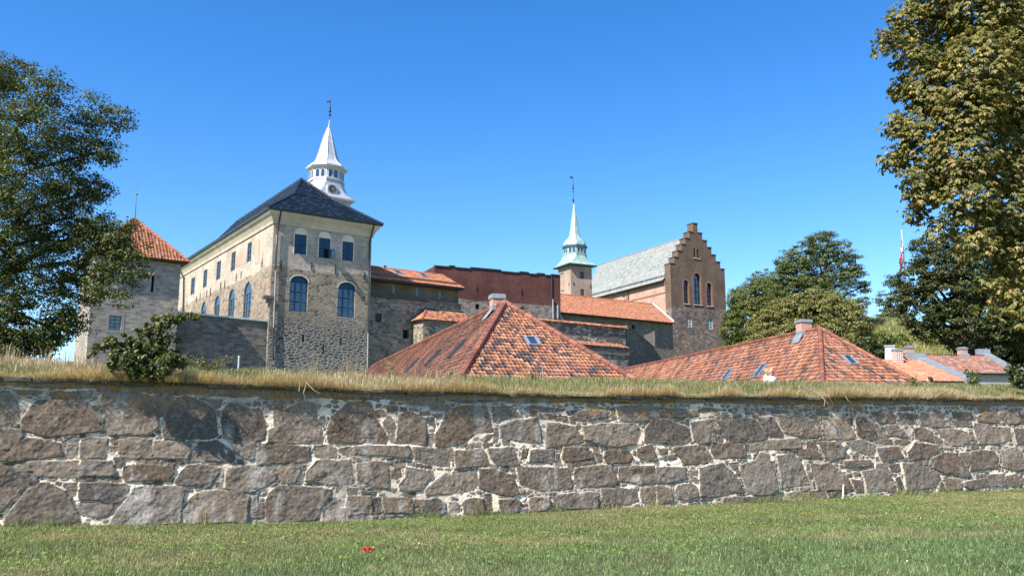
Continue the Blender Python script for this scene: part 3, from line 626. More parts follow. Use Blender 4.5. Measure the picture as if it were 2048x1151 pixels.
def shutter(parent, F, q0, q1, z0, z1, out, mat, open_part=False, name='shutter'):
    o = None; c = (q0+q1)/2; zm = z0+(z1-z0)*.47; m = M()
    for i, (a, b) in enumerate(((q0, c-.012), (c+.012, q1))):
        for j, (za, zb) in enumerate(((z0, zm-.015), (zm+.015, z1))):
            if open_part and i == 1 and j == 0: continue
            m.fbox(F, a, b, za, zb, out-.05, out)
            m.fbox(F, a+.07, b-.07, za+.08, zb-.08, out+.002, out+.016)
    if open_part:    # the lower right leaf stands open
        m.hexa([F.pt(q1, z0, out), F.pt(q1+.05, z0, out), F.pt(q1+.16, z0-.02, out+.75), F.pt(q1+.11, z0-.02, out+.75),
                F.pt(q1, zm, out), F.pt(q1+.05, zm, out), F.pt(q1+.16, zm-.02, out+.75), F.pt(q1+.11, zm-.02, out+.75)])
    return m.build(name, mat, parent)
def pipe(parent, ps, r, mat, name='drainpipe'):
    m = M(); m.path(ps, [r]*len(ps), 8); return m.build(name, mat, parent)
def anchor(parent, F, q, z0, z1, mat):
    m = M(); m.fbox(F, q-.03, q+.03, z0, z1, .01, .06); m.fbox(F, q-.07, q+.07, (z0+z1)/2-.035, (z0+z1)/2+.035, .011, .075); return m.build('wall_anchor', mat, parent)

t = NT('window_glass'); n_ = t.noise(t.pos(), 2.5, 2)
t.set(t.b.inputs['Metallic'], 0.0); t.b.inputs['Specular IOR Level'].default_value = .9; t.b.inputs['IOR'].default_value = 1.7
t.bump(n_, .15, .05); m_glass = t.base(t.ramp(n_, [(.3, (.015, .03, .055)), (.7, (.03, .06, .10))]), .06)
m_lead = simple('leaded_frame', (.045, .06, .075), .5)
m_frame_w = simple('white_frame', (.55, .55, .53), .6)
m_blue = simple('blue_black_paint', (.012, .055, .115), .45, var=.2, scale=2)
m_green_sh = simple('grey_green_shutter', (.085, .115, .13), .6)
m_iron = simple('black_iron', (.02, .02, .022), .5)
m_dressed = simple('dressed_stone', (.27, .245, .22), .9)
m_zinc = simple('zinc_sheet', (.36, .39, .42), .45, metal=.5, var=.12)
m_pipe_l = simple('pale_pipe', (.30, .30, .30), .5)
m_pipe_d = simple('dark_pipe', (.03, .045, .06), .45)
m_plaster = simple('lime_plaster', (.66, .58, .47), .9, var=.10, scale=1.0)
m_cornice = simple('shaded_cornice', (.50, .43, .34), .9, var=.22, scale=.8)  # plaster tone lowered: shade of the down-facing cove put into the colour
m_white = simple('white_plaster', (.78, .76, .74), .9, var=.06)
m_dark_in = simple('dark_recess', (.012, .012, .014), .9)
m_tile = vcol('clay_tile', .75, .22, 9, .25, .25)
m_ttile = vcol('plain_clay_tile', .85, .18, 3, .1, .2)
m_slate = vcol('roof_slate', .7, .2, 2.5, .15, .4)
t = NT('black_glazed_tile'); a_ = t.node('ShaderNodeAttribute', props={'attribute_name': 'col'}); n_ = t.noise(t.pos(), 5, 4)
t.b.inputs['Specular IOR Level'].default_value = .6; t.bump(n_, .2, .03); m_glazed = t.base(a_, .16)

def wallmat(name, layers, stain=.25, bump=.5):
    """layers: list of (fn, z_above or None); later ones lie above the given height"""
    t = NT(name); c = h = None
    for fn, z, wob, soft in layers:
        cc, hh = fn(t)
        if c is None: c, h = cc, hh
        else:
            k = zmask(t, z, soft, wob); c = t.mix(k, c, cc)
            h = t.math('ADD', t.math('MULTIPLY', h, t.math('SUBTRACT', 1.0, k)), t.math('MULTIPLY', hh, k))
    n = t.noise(t.uv(.45, .22), 1.0, 6, .65); kk = t.mapr(n, .3, .7, 1-stain, 1+stain)
    c = t.mix(1.0, c, t.node('ShaderNodeCombineColor', Red=kk, Green=kk, Blue=kk), 'MULTIPLY')
    t.bump(h, bump, .06); t.b.inputs['Specular IOR Level'].default_value = .15
    return t.base(c, .92)
d2 = unit((.817, .577)); d1 = unit((-.577, .817))

# ================================================================ the palace with the black glazed roof
pc = P(540, 600, 69.0)
FR = Fac(pc, d2); FL = Fac(pc, d1)
zE = FR.Z(541, 446); WR = FR.S(741, 560); LL = FL.S(357, 590)
GB = 4.0
m_palace = wallmat('palace_wall', [
    (lambda t: rubble(t, [(.05, .048, .048), (.12, .105, .09), (.19, .155, .115), (.09, .082, .078)], (.33, .32, .30), 2.1, 4.3, .085, .8, 3.1, .06), None, 0, 0),
    (lambda t: rubble(t, [(.26, .205, .145), (.17, .145, .115), (.36, .29, .215), (.11, .10, .088), (.30, .20, .135), (.28, .24, .19)], (.37, .32, .25), 2.5, 4.6, .05, .8, 0, .06), FR.Z(640, 640), 1.3, 1.0),
    (lambda t: brick(t, (.44, .37, .295), (.29, .24, .19), (.46, .40, .33), .30, .11, .016), FR.Z(640, 541), .5, .12)], .2)
pal = thing('palace', 'stone palace wing with a black glazed hipped roof and dark blue shutters', 'castle', (pc[0], pc[1], GB))
m = M(); hR, hL = [], []
LOT = []
for u0, u1, v0, v1 in ((588.7, 612.8, 469, 508), (637.4, 660.4, 476.4, 515.8), (684.4, 706.5, 483.5, 521.3)):
    q = FR.rect(u0, u1, v0, v1); LOT.append(q); hR.append(rect_loop(*q))
ARC = []
for u0, u1, vt, vs, vb in ((579, 615, 550.8, 563.5, 622.5), (675.8, 709.9, 563.8, 577, 633.5)):
    uc = (u0+u1)/2; q0, q1 = FR.S(u0, 595), FR.S(u1, 605); z0, zs, zt = FR.Z(uc, vb), FR.Z(uc, vs), FR.Z(uc, vt)
    l = arch(q0, q1, z0, zs, zt); ARC.append((l, zs)); hR.append(l)
SLT = []
for u0, u1, v0, v1 in ((603.7, 609, 668.5, 682.8), (680, 684, 675.5, 689.7), (645.2, 648.4, 688, 706)):
    q = FR.rect(u0, u1, v0, v1); SLT.append(q); hR.append(rect_loop(*q))
facade(m, FR, [(0, GB), (WR, GB), (WR, zE+.3), (0, zE+.3)], hR, .28)
UPL = []
for u0, u1, v0, v1 in ((494.4, 502.8, 485, 523), (462.3, 470.7, 504, 541), (433, 441.3, 522.6, 558.6), (406.5, 414, 539.6, 574), (381.9, 389.3, 555.5, 588)):
    q = FL.rect(u0, u1, v0, v1); UPL.append(q); hL.append(rect_loop(*q))
ARL = []; zb = FL.Z(494, 636); zt0 = FL.Z(494, 564)
for u0, u1, vt in ((486.8, 501.5, 564), (457, 469, 581), (429, 439.8, 596), (403, 412.8, 610)):
    q1, q0 = FL.S(u0, 605), FL.S(u1, 605); l = arch(q0, q1, zb, zt0-(q1-q0)*.5, zt0); ARL.append((l, zt0-(q1-q0)*.5)); hL.append(l)
facade(m, FL, [(0, GB), (LL, GB), (LL, zE+.3), (0, zE+.3)], hL, .3)
FRb = Fac(FL.pt(LL, 0)[:2], d2); FLb = Fac(FR.pt(WR, 0)[:2], d1)
m.poly([FRb.pt(0, GB), FRb.pt(0, zE+.3), FRb.pt(WR, zE+.3), FRb.pt(WR, GB)])
m.poly([FLb.pt(0, GB), FLb.pt(LL, GB), FLb.pt(LL, zE+.3), FLb.pt(0, zE+.3)])
m.build('wall', m_palace, pal)
# coved eaves, mitred round the four sides
def ring(off, z): return [Vector(FR.pt(-off, z, off)), Vector(FR.pt(WR+off, z, off)), Vector(FRb.pt(WR+off, z, -off)), Vector(FRb.pt(-off, z, -off))]
zC = zE+1.05; m = M(); R_ = [ring(.01, zE), ring(.10, zE+.01), ring(.16, zE+.25), ring(.34, zE+.6), ring(.55, zE+.82), ring(.6, zC), ring(.1, zC+.02)]
# FRb.n points back to the viewer, so the far side is offset the other way
for a, b in zip(R_[:-1], R_[1:]):
    for i in range(4): m.poly([a[i], a[(i+1) % 4], b[(i+1) % 4], b[i]])
m.build('cornice', m_cornice, pal)
m = M(); g0, g1, g2 = ring(.60, zC+.02), ring(.76, zC+.03), ring(.78, zC+.16)
for a, b in ((g0, g1), (g1, g2)):
    for i in range(4): m.poly([a[i], a[(i+1) % 4], b[(i+1) % 4], b[i]])
m.build('gutter', m_pipe_d, pal)
# roof: steep upper slopes over flared lower slopes
FM = Fac(FR.pt(WR/2, 0)[:2], d1); qa, za = FM.hit(603, 358)
inr = 2.6; zK = FR.shift(-inr).Z(640, 397)
lo = ring(.74, zC+.17); mid = ring(-inr+.0, zK)
ra = Vector(FM.pt(qa, za)); rb = Vector(FM.pt(LL-qa, za))
polys = []
for i in range(4):
    j = (i+1) % 4; polys.append(([lo[i], lo[j], mid[j], mid[i]], lo[j]-lo[i]))
polys += [([mid[0], mid[1], ra], mid[1]-mid[0]), ([mid[1], mid[2], rb, ra], mid[2]-mid[1]), ([mid[2], mid[3], rb], mid[3]-mid[2]), ([mid[3], mid[0], ra, rb], mid[0]-mid[3])]
blk = palette([(.010, .016, .026), (.016, .025, .038), (.026, .038, .054), (.008, .012, .020)], [4, 3, 1.4, 2], 201, .2, .0, .25)
roof = tile_roof('roof', polys, pal, m_glazed, .29, .36, .055, .06, blk, 5, (.012, .016, .024))
kc = [(.016, .022, .032), (.022, .03, .042)]
for a, b in ((lo[0], mid[0]), (mid[0], ra), (lo[1], mid[1]), (mid[1], ra), (ra, rb), (lo[3], mid[3]), (mid[3], rb)): caps('hip_tiles', a, b, .13, roof, m_glazed, kc)
# two small roof vents
Fv = FR.shift(-.75)
for u, v in ((606, 415), (659, 421.5)):
    q, z = FR.shift(-1.3).hit(u, v); m = M()
    for k in (-.32, 0, .32): m.fbox(FR, q+k-.11, q+k+.11, z-.10, z+.10, -1.42, -1.14)
    m.build('roof_vent', m_pipe_l, roof)
# openings of the shaded front
for i, q in enumerate(LOT):
    m = M(); l = arch(q[0]-.06, q[1]+.06, q[3]+.01, q[3]+.08, q[3]+.62, 12); m.poly([FR.pt(a, b, .02) for a, b in l])
    m.fbox(FR, q[0]-.09, q[0]-.003, q[2], q[3], -.02, .03); m.fbox(FR, q[1]+.003, q[1]+.09, q[2], q[3], -.02, .03)
    m.build('lunette', m_plaster, pal)
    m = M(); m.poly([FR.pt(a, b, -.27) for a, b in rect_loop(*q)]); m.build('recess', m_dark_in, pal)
    shutter(pal, FR, q[0]+.02, q[1]-.02, q[2]+.02, q[3]-.02, -.08, m_blue, i == 1)
for l, zs in ARC:
    w = window(pal, FR, l, .16, 3, 3, m_blue, m_glass, 'arched_window', .09, .11, 3, None, zs)
    m = M(); m.poly([FR.pt(a, b, -.19) for a, b in arch(l[0][0]+.08, l[1][0]-.08, zs+.04, zs+.06, l[6+1][1]-.1)]); m.build('lunette', m_blue, w)
    q0, q1 = l[0][0], l[1][0]; m = M(); lo_ = arch(q0-.10, q1+.10, l[0][1], zs, max(p[1] for p in l)+.10); 
    for i in range(2, len(l)-1): m.poly([FR.pt(*l[i], .015), FR.pt(*l[i+1], .015), FR.pt(*lo_[i+1], .015), FR.pt(*lo_[i], .015)])
    m.build('arch_trim', m_plaster, pal)
for q in SLT:
    m = M(); m.poly([FR.pt(a, b, -.2) for a, b in rect_loop(*q)]); m.build('slit_window', m_blue, pal)
for u, v0, v1 in ((623, 523, 540), (670.7, 529, 548), (728.7, 544, 559), (562, 521, 537)): q, z = FR.hit(u, (v0+v1)/2); h = (FR.Z(u, v0)-FR.Z(u, v1))/2; anchor(pal, FR, q, z-h, z+h, m_iron)
for i, q in enumerate(UPL): window(pal, FL, rect_loop(*q), .03, 2, 3, m_green_sh, m_glass, 'window', .10, .07)
for l, zs in ARL: window(pal, FL, l, .04, 3, 3, m_green_sh, m_glass, 'arched_window', .09, .06, 0, None, zs)
for u, v0, v1 in ((524.8, 518, 533.6), (482.8, 542, 556.6), (473.2, 547, 561), (450, 560.4, 576.6), (442, 563.7, 578.6), (421.3, 576, 591), (414.2, 580, 594.5), (400.8, 586, 601.5), (393.7, 592, 604.4), (374.6, 602.5, 615)):
    q, z = FL.hit(u, (v0+v1)/2); h = (FL.Z(u, v0)-FL.Z(u, v1))/2; anchor(pal, FL, q, z-h, z+h, m_iron)
t = NT('pink_brick_panel'); c_, h_ = brick(t, (.46, .285, .205), (.38, .24, .175), (.48, .38, .30), .26, .10); m_pinkb = t.base(c_, .92)
m = M()
q = FL.rect(510.7, 519.7, 478, 527); m.poly([FL.pt(a, b, .02) for a, b in arch(q[0], q[1], q[2], q[3]-.5, q[3])]); m.build('brick_infill', m_pinkb, pal)
for i in range(3):
    a, b = UPL[i][1]+.15, UPL[i+1][0]-.15
    if i < 2: m = M(); m.poly([FL.pt(a, UPL[0][2]+.1, .012), FL.pt(b, UPL[0][2]+.1, .012), FL.pt(b, UPL[0][3]-.6, .012), FL.pt(a, UPL[0][3]-.6, .012)]); m.build('brick_infill', m_pinkb, pal)
def fp(F, u, v, out): q, z = F.hit(u, v); return F.pt(q, z, out)
pipe(pal, [FR.pt(FR.S(556, 450)+.0, zC-.02, .62), FR.pt(FR.S(554, 470), zE-.5, .14), fp(FR, 549.5, 540, .14)], .07, m_pipe_d)
pipe(pal, [fp(FR, 553, 470, .13), fp(FR, 546, 655, .13)], .06, m_pipe_l)
pipe(pal, [fp(FR, 546, 655, .13), fp(FR, 544.5, 722, .13)], .08, m_pipe_d)
pipe(pal, [FR.pt(FR.S(741, 480), zC-.02, .62), FR.pt(FR.S(738, 490), zE-.5, .14), fp(FR, 734.7, 665, .14)], .075, m_pipe_d)
pipe(pal, [fp(FR, 734.7, 665, .13), fp(FR, 733.6, 735, .13)], .06, m_pipe_l)
pipe(pal, [FL.pt(FL.S(365, 560), zC-.02, .6), FL.pt(FL.S(369, 570), zE-.3, .14), fp(FL, 368.6, 625, .14)], .09, m_pipe_d)
m = M(); q, z = FR.hit(534, 594); m.fbox(FR, q-.35, q+.5, z-.12, z+.14, -.4, .18); m.fbox(FR, q+.0, q+.35, z-.45, z-.12, -.3, .10); m.build('corner_stone', simple('dark_stone', (.13, .12, .11), .9, var=.3), pal)

# ================================================================ curtain wall and square tower at the left
m_dkwall = wallmat('shaded_ashlar', [(lambda t: ashlar(t, [(.11, .10, .098), (.15, .135, .12), (.09, .088, .088), (.19, .165, .14)], (.17, .155, .135)), None, 0, 0)], .22)  # darker ashlar: shade on the curtain and ramp walls put into the colour
FC = FR.shift(-.35)
cur = thing('curtain_wall', 'shaded stone curtain wall with pale coping joining the tower to the palace', 'wall', FC.pt(FC.S(440), 0)[:2]+(4.0,))
q0 = FC.S(345, 640); q1 = -.03; z0 = FC.Z(352, 622); z1 = FC.Z(531, 640)
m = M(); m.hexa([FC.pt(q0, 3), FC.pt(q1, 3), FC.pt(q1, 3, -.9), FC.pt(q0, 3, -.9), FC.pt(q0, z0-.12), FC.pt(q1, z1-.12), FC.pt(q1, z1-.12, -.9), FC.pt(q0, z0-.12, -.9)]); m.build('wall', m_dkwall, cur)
m = M(); m.hexa([FC.pt(q0, z0-.118, .12), FC.pt(q1, z1-.118, .12), FC.pt(q1, z1-.118, -1), FC.pt(q0, z0-.118, -1), FC.pt(q0, z0+.02, .12), FC.pt(q1, z1+.02, .12), FC.pt(q1, z1+.12, -1), FC.pt(q0, z0+.12, -1)]); m.build('coping', simple('pale_coping', (.50, .54, .50), .8), cur)

tp = P(182, 600, 60.6); TR = Fac(tp, d2); TL = Fac(tp, d1)
WT = TR.S(357, 600); zTe = TR.Z(182, 508)
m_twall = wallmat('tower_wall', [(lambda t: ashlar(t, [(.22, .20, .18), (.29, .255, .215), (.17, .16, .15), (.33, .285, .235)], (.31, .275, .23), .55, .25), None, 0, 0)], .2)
tow = thing('square_tower', 'square grey stone tower with a red tiled pyramid roof behind the left tree', 'tower', (tp[0], tp[1], 3.0))
m = M(); qs = TR.rect(302.5, 308, 551, 584); qb = TR.rect(218, 242.5, 631, 659.5); qr = TR.rect(298.5, 312, 549, 587)
facade(m, TR, [(0, 2), (WT, 2), (WT, zTe), (0, zTe)], [rect_loop(*qs), rect_loop(*qb)], .25)
m.poly([TL.pt(0, 2), TL.pt(WT, 2), TL.pt(WT, zTe), TL.pt(0, zTe)])
TRb = Fac(TL.pt(WT, 0)[:2], d2); TLb = Fac(TR.pt(WT, 0)[:2], d1)
for F in (TRb, TLb): m.poly([F.pt(0, 2), F.pt(WT, 2), F.pt(WT, zTe), F.pt(0, zTe)])
m.build('wall', m_twall, tow)
for q, w_ in ((qs, .16), (qb, .22)):
    m = M()
    for a in ((q[0]-w_, q[0]-.002, q[2]-w_, q[3]+w_), (q[1]+.002, q[1]+w_, q[2]-w_, q[3]+w_), (q[0], q[1], q[2]-w_, q[2]-.002), (q[0], q[1], q[3]+.002, q[3]+w_)): m.fbox(TR, *a, -.05, .012)
    m.build('window_surround', m_dressed, tow)
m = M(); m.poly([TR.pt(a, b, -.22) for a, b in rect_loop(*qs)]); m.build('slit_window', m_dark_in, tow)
window(tow, TR, rect_loop(*qb), .12, 2, 4, m_green_sh, m_glass, 'window', .06, .05, 0)
m = M(); q, z = TR.hit(301, 544); m.fbox(TR, q-.25, q+.25, z-.06, z+.06, -.02, .02); m.build('relief_stone', simple('red_stone', (.28, .13, .08)), tow)
def tring(off, z): return [Vector(TR.pt(-off, z, off)), Vector(TR.pt(WT+off, z, off)), Vector(TRb.pt(WT+off, z, -off)), Vector(TRb.pt(-off, z, -off))]
m = M(); a, b, c_ = tring(.0, zTe-.02), tring(.45, zTe+.02), tring(.52, zTe+.14)
for x_, y_ in ((a, b), (b, c_)):
    for i in range(4): m.poly([x_[i], x_[(i+1) % 4], y_[(i+1) % 4], y_[i]])
m.build('eaves', simple('dark_timber', (.05, .04, .035)), tow)
ctr = np.array(TR.pt(WT/2, 0, -WT/2)); zA = P(248, 437, ctr[1])[2]; ap = Vector((ctr[0], ctr[1], zA)); b = tring(.50, zTe+.15)
orange1 = palette([(.40, .155, .08), (.46, .205, .105), (.29, .11, .065), (.14, .072, .06), (.44, .25, .16)], [4, 3, 2.4, 1.3, 1.2], 211)
rf = tile_roof('roof', [([b[i], b[(i+1) % 4], ap], b[(i+1) % 4]-b[i]) for i in range(4)], tow, m_tile, .24, .30, .05, .045, orange1, 5)
for i in range(4): caps('hip_tiles', b[i], ap, .11, rf, m_tile, [(.36, .11, .055), (.28, .09, .05)])
m_verd = simple('verdigris_copper', (.10, .24, .20), .6, var=.2)
m = M(); m.path([ap-Vector((0, 0, .1)), ap+Vector((0, 0, 1.0)), ap+Vector((0, 0, 1.9))], [.075, .045, .025]); zz = ap.z
m.sphere((ap.x, ap.y, zz+2.05), .10); m.tube((ap.x, ap.y, zz+1.9), (ap.x, ap.y, zz+3.1), .022)
for k in (2.55, 2.8): m.tube((ap.x-.2, ap.y, zz+k), (ap.x+.2, ap.y, zz+k), .018)
m.build('finial', m_verd, tow)
# ================================================================ the white clock tower behind the palace
def octo(m, c, prof, rot, n=8): m.lathe(c, prof, n, rot)
kc = P(668, 400, 101.0); KR = Fac(kc, d2); WKs = KR.S(711, 401)-KR.S(626, 386)
q_l = KR.S(626, 386); KR = Fac(KR.pt(q_l, 0)[:2], d2); KL = Fac(KR.pt(0, 0)[:2], d1)
zk = KR.Z(690, 398); WK = KR.S(711, 401); ov = .62; Ws = WK-2*ov
ctk = np.array(KR.pt(WK/2, 0, -WK/2)); DK = ctk[1]
ktw = thing('clock_tower', 'white clock tower with a tall pale spire rising behind the black roof', 'tower', (ctk[0], ctk[1], 6.0))
def kz(v, u=650): return P(u, v, DK)[2]
def kr(px): return px*DK/FPX*1.01
def sq(h): return [Vector(KR.pt(a, 0, b)) for a, b in ((WK/2-h, -WK/2+h), (WK/2+h, -WK/2+h), (WK/2+h, -WK/2-h), (WK/2-h, -WK/2-h))]
def sqz(h, z): return [Vector((p.x, p.y, z)) for p in sq(h)]
def rings(m, rs, close=True):
    for a, b in zip(rs[:-1], rs[1:]):
        n = len(a)
        for i in range(n): m.poly([a[i], a[(i+1) % n], b[(i+1) % n], b[i]])
m_white_m = simple('white_sheet_metal', (.46, .47, .49), .4, metal=.2, var=.2, scale=1.6, spec=.6)
m_white_p = simple('white_paint', (.52, .52, .515), .6, var=.15)
m = M(); rings(m, [sqz(WK/2-ov, 5), sqz(WK/2-ov, zk-.75)]); 
m.build('wall', wallmat('clock_tower_brick', [(lambda t: brick(t, (.36, .31, .25), (.28, .24, .20), (.40, .36, .30), .25, .09), None, 0, 0)]), ktw)
m = M(); h = WK/2; rings(m, [sqz(h-ov+.02, zk-.78), sqz(h-ov+.14, zk-.76), sqz(h-ov+.16, zk-.45), sqz(h-.2, zk-.3), sqz(h-.02, zk-.1), sqz(h, zk+.12), sqz(h-.3, zk+.22)]); m.build('cornice', m_white_p, ktw)
zl0, zl1, zl2 = kz(365.5), kz(349.5), kz(339.5)     # lantern foot, window heads, cornice top
rot = math.atan2(KR.n[1], KR.n[0])+math.pi/8        # octagon with one face towards the clock side
rl = kr(33.5)/math.cos(math.pi/8)*.97
def octr(r, z): return [Vector((ctk[0]+r*math.cos(rot+k*math.pi/4), ctk[1]+r*math.sin(rot+k*math.pi/4), z)) for k in range(8)]
# swept lower roof: square to octagon
m = M(); N = 8
def sqoct(f, z, hh):
    """blend a square of half width hh (f=0) to the lantern octagon (f=1)"""
    o8 = octr(rl*1.0, z); out = []
    for p in o8:
        dx, dy = p.x-ctk[0], p.y-ctk[1]
        a = dx*d2[0]+dy*d2[1]; b = dx*d1[0]+dy*d1[1]; k = max(abs(a), abs(b)); s = hh/k
        if abs(abs(a)-abs(b)) < 1e-6: s = hh/k
        qa, qb = a*s, b*s
        # pull the eight points out to the corners of the square
        qa2 = math.copysign(hh, qa) if abs(qa) > .3*hh else qa; qb2 = math.copysign(hh, qb) if abs(qb) > .3*hh else qb
        X, Y = qa2*(1-f)+a*f, qb2*(1-f)+b*f
        out.append(Vector((ctk[0]+d2[0]*X+d1[0]*Y, ctk[1]+d2[1]*X+d1[1]*Y, z)))
    return out
zr = zk+.2; rings(m, [sqoct(f, zr+(zl0-zr)*g, h-.25) for f, g in ((0, 0), (.30, .12), (.56, .30), (.76, .52), (.90, .76), (1.0, 1.0))])
m.build('swept_roof', m_white_m, ktw)
m = M(); rings(m, [octr(rl*1.06, zl0-.12), octr(rl*1.07, zl0+.14), octr(rl, zl0+.16), octr(rl, zl2-.42)]); m.build('lantern', m_white_p, ktw)
m_dkglass = m_glass
for k in range(8):
    a = octr(rl, 0)[k]; b = octr(rl, 0)[(k+1) % 8]; d = unit((b-a)[:2]) if False else unit(((b-a).x, (b-a).y))
    F = Fac((a.x, a.y), d); mid_ = np.array([(a.x+b.x)/2-ctk[0], (a.y+b.y)/2-ctk[1]])
    if np.dot(F.n, mid_) < 0: F.n = -F.n
    Lk = (b-a).length; zb_, zt_ = zl0+.22, zl2-.52
    for c0 in (.29, .71):
        w_ = .135*Lk; m = M(); l = arch(Lk*c0-w_, Lk*c0+w_, zb_, zt_-w_, zt_, 8)
        lo2 = arch(Lk*c0-w_-.08, Lk*c0+w_+.08, zb_-.06, zt_-w_, zt_+.08, 8)
        for i in range(len(l)):
            j = (i+1) % len(l); m.poly([F.pt(*l[i], .07), F.pt(*l[j], .07), F.pt(*lo2[j], .07), F.pt(*lo2[i], .07)]); m.poly([F.pt(*l[i], .07), F.pt(*l[j], .07), F.pt(*l[j], .004), F.pt(*l[i], .004)]); m.poly([F.pt(*lo2[i], .07), F.pt(*lo2[j], .07), F.pt(*lo2[j], .0), F.pt(*lo2[i], .0)])
        o = m.build('lantern_window', m_white_p, ktw); g = M(); g.poly([F.pt(x_, z_, .012) for x_, z_ in l]); g.build('pane', m_dkglass, o)
rc = kr(40.5)/math.cos(math.pi/8)*.97
m = M(); rings(m, [octr(rl, zl2-.46), octr(rl*1.05, zl2-.44), octr(rl*1.06, zl2-.34), octr(rc*.96, zl2-.18), octr(rc, zl2-.05), octr(rc, zl2+.06)]); m.build('lantern_cornice', m_white_p, ktw)
m = M(); k8 = 1/math.cos(math.pi/8)
prof = [(40, 339.3), (36.5, 335.5), (31, 331), (26, 326.5), (22.3, 321), (19.8, 314), (17.3, 305), (13.2, 290), (9.0, 274), (5.0, 263), (2.3, 256)]
rings(m, [octr(kr(p)*k8*.96, kz(v)) for p, v in prof]); sp = m.build('spire', m_white_m, ktw)
m = M()
for k in range(8):
    ps = [octr(kr(p)*k8*.965, kz(v)+.01)[k] for p, v in prof]; m.path(ps, [.045]*len(ps), 5)
m.build('spire_seams', m_white_m, sp)
m = M(); X, Y = ctk[0]+.12, ctk[1]
m.path([(X-.1, Y, kz(257)), (X-.04, Y, kz(247)), (X, Y, kz(240))], [.15, .10, .05]); m.build('spire_tip', m_white_m, ktw)
m = M(); m.tube((X, Y, kz(240)), (X, Y, kz(200)), .035); m.sphere((X, Y, kz(222.5)), .17); m.sphere((X, Y, kz(216)), (.10, .10, .26)); m.tube((X, Y, kz(233)), (X, Y, kz(229)), .04, .14); m.tube((X, Y, kz(229)), (X, Y, kz(226)), .14, .03)
for k in (231, 228): m.tube((X-.22, Y, kz(k)), (X+.22, Y, kz(k)), .025)
m.build('finial', m_iron, ktw)
m = M(); zz = kz(206); pts = [(-.05, 0), (-.28, .06), (-.55, .0), (-.42, .16), (-.55, .32), (-.28, .28), (-.05, .36)]
A_ = [(X+a, Y-.02, zz+b) for a, b in pts]; B_ = [(X+a, Y+.02, zz+b) for a, b in pts]; m.add(A_+B_, [tuple(range(7)), tuple(reversed(range(7, 14)))]+[(i, (i+1) % 7, 7+(i+1) % 7, 7+i) for i in range(7)]); m.build('weathervane', m_iron, ktw)
# clock dormer
KD = KR.shift(-.42); qc, zc = KD.hit(664.5, 378); rk = kr(8.4)
m = M(); l = arch(qc-rk*1.25, qc+rk*1.25, zk+.12, zc+.35, zc+rk*1.32, 12); n = len(l)
m.add([KD.pt(a, b, 0) for a, b in l]+[KD.pt(a, b, -2.2) for a, b in l], [tuple(range(n))]+[(i, (i+1) % n, n+(i+1) % n, n+i) for i in range(n)]); m.build('clock_dormer', m_white_p, ktw)
def disc(m, F, q, z, r0, r1, o, n=28):
    for i in range(n):
        a, b = 2*math.pi*i/n, 2*math.pi*(i+1)/n
        if r0 == 0: m.poly([F.pt(q, z, o), F.pt(q+r1*math.cos(a), z+r1*math.sin(a), o), F.pt(q+r1*math.cos(b), z+r1*math.sin(b), o)])
        else: m.poly([F.pt(q+r0*math.cos(a), z+r0*math.sin(a), o), F.pt(q+r1*math.cos(a), z+r1*math.sin(a), o), F.pt(q+r1*math.cos(b), z+r1*math.sin(b), o), F.pt(q+r0*math.cos(b), z+r0*math.sin(b), o)])
m = M(); disc(m, KD, qc, zc, 0, rk, .04); ck = m.build('clock_face', simple('dark_dial', (.035, .04, .05), .5), ktw)
m = M(); disc(m, KD, qc, zc, rk*.95, rk*1.08, .055); disc(m, KD, qc, zc, rk*.58, rk*.62, .05)
for k in range(12):
    a = math.pi/6*k; m.add([KD.pt(qc+rk*r*math.cos(a)+w*math.sin(a), zc+rk*r*math.sin(a)-w*math.cos(a), .052) for r, w in ((.68, -.03), (.68, .03), (.9, .03), (.9, -.03))], [(0, 1, 2, 3)])
m.build('dial_ring', simple('worn_gold', (.26, .24, .20), .5), ck)
m = M()
for a, L_, w in ((R(-42), .82, .022), (R(47), .52, .032)): m.add([KD.pt(qc+rk*r*math.cos(a)+ww*math.sin(a), zc+rk*r*math.sin(a)-ww*math.cos(a), .07) for r, ww in ((-.15, -w), (-.15, w), (L_, w), (L_, -w))], [(0, 1, 2, 3)])
m.build('clock_hand', simple('pale_gold', (.62, .58, .48), .4), ck)
# the side dormer whose scroll shows at the right
F = Fac(KR.pt(WK, 0)[:2], d1); F.n = -F.n if np.dot(F.n, d2) < 0 else F.n
Fq = F.shift(-.5); m = M(); l = arch(WK/2-rk*1.2, WK/2+rk*1.2, zk+.12, zc-.1, zc+.5, 10); n = len(l)
m.add([Fq.pt(a, b, 0) for a, b in l]+[Fq.pt(a, b, -1.6) for a, b in l], [tuple(range(n))]+[(i, (i+1) % n, n+(i+1) % n, n+i) for i in range(n)]); m.build('side_dormer', m_white_p, ktw)
m = M(); q = KR.pt(KR.S(690.5, 384), KR.Z(690.5, 384), -1.6); m.tube(q, np.array(q)+np.array([d1[0]*.6, d1[1]*.6, 0]), .28, .28, 12); m.build('scroll', m_white_p, ktw)

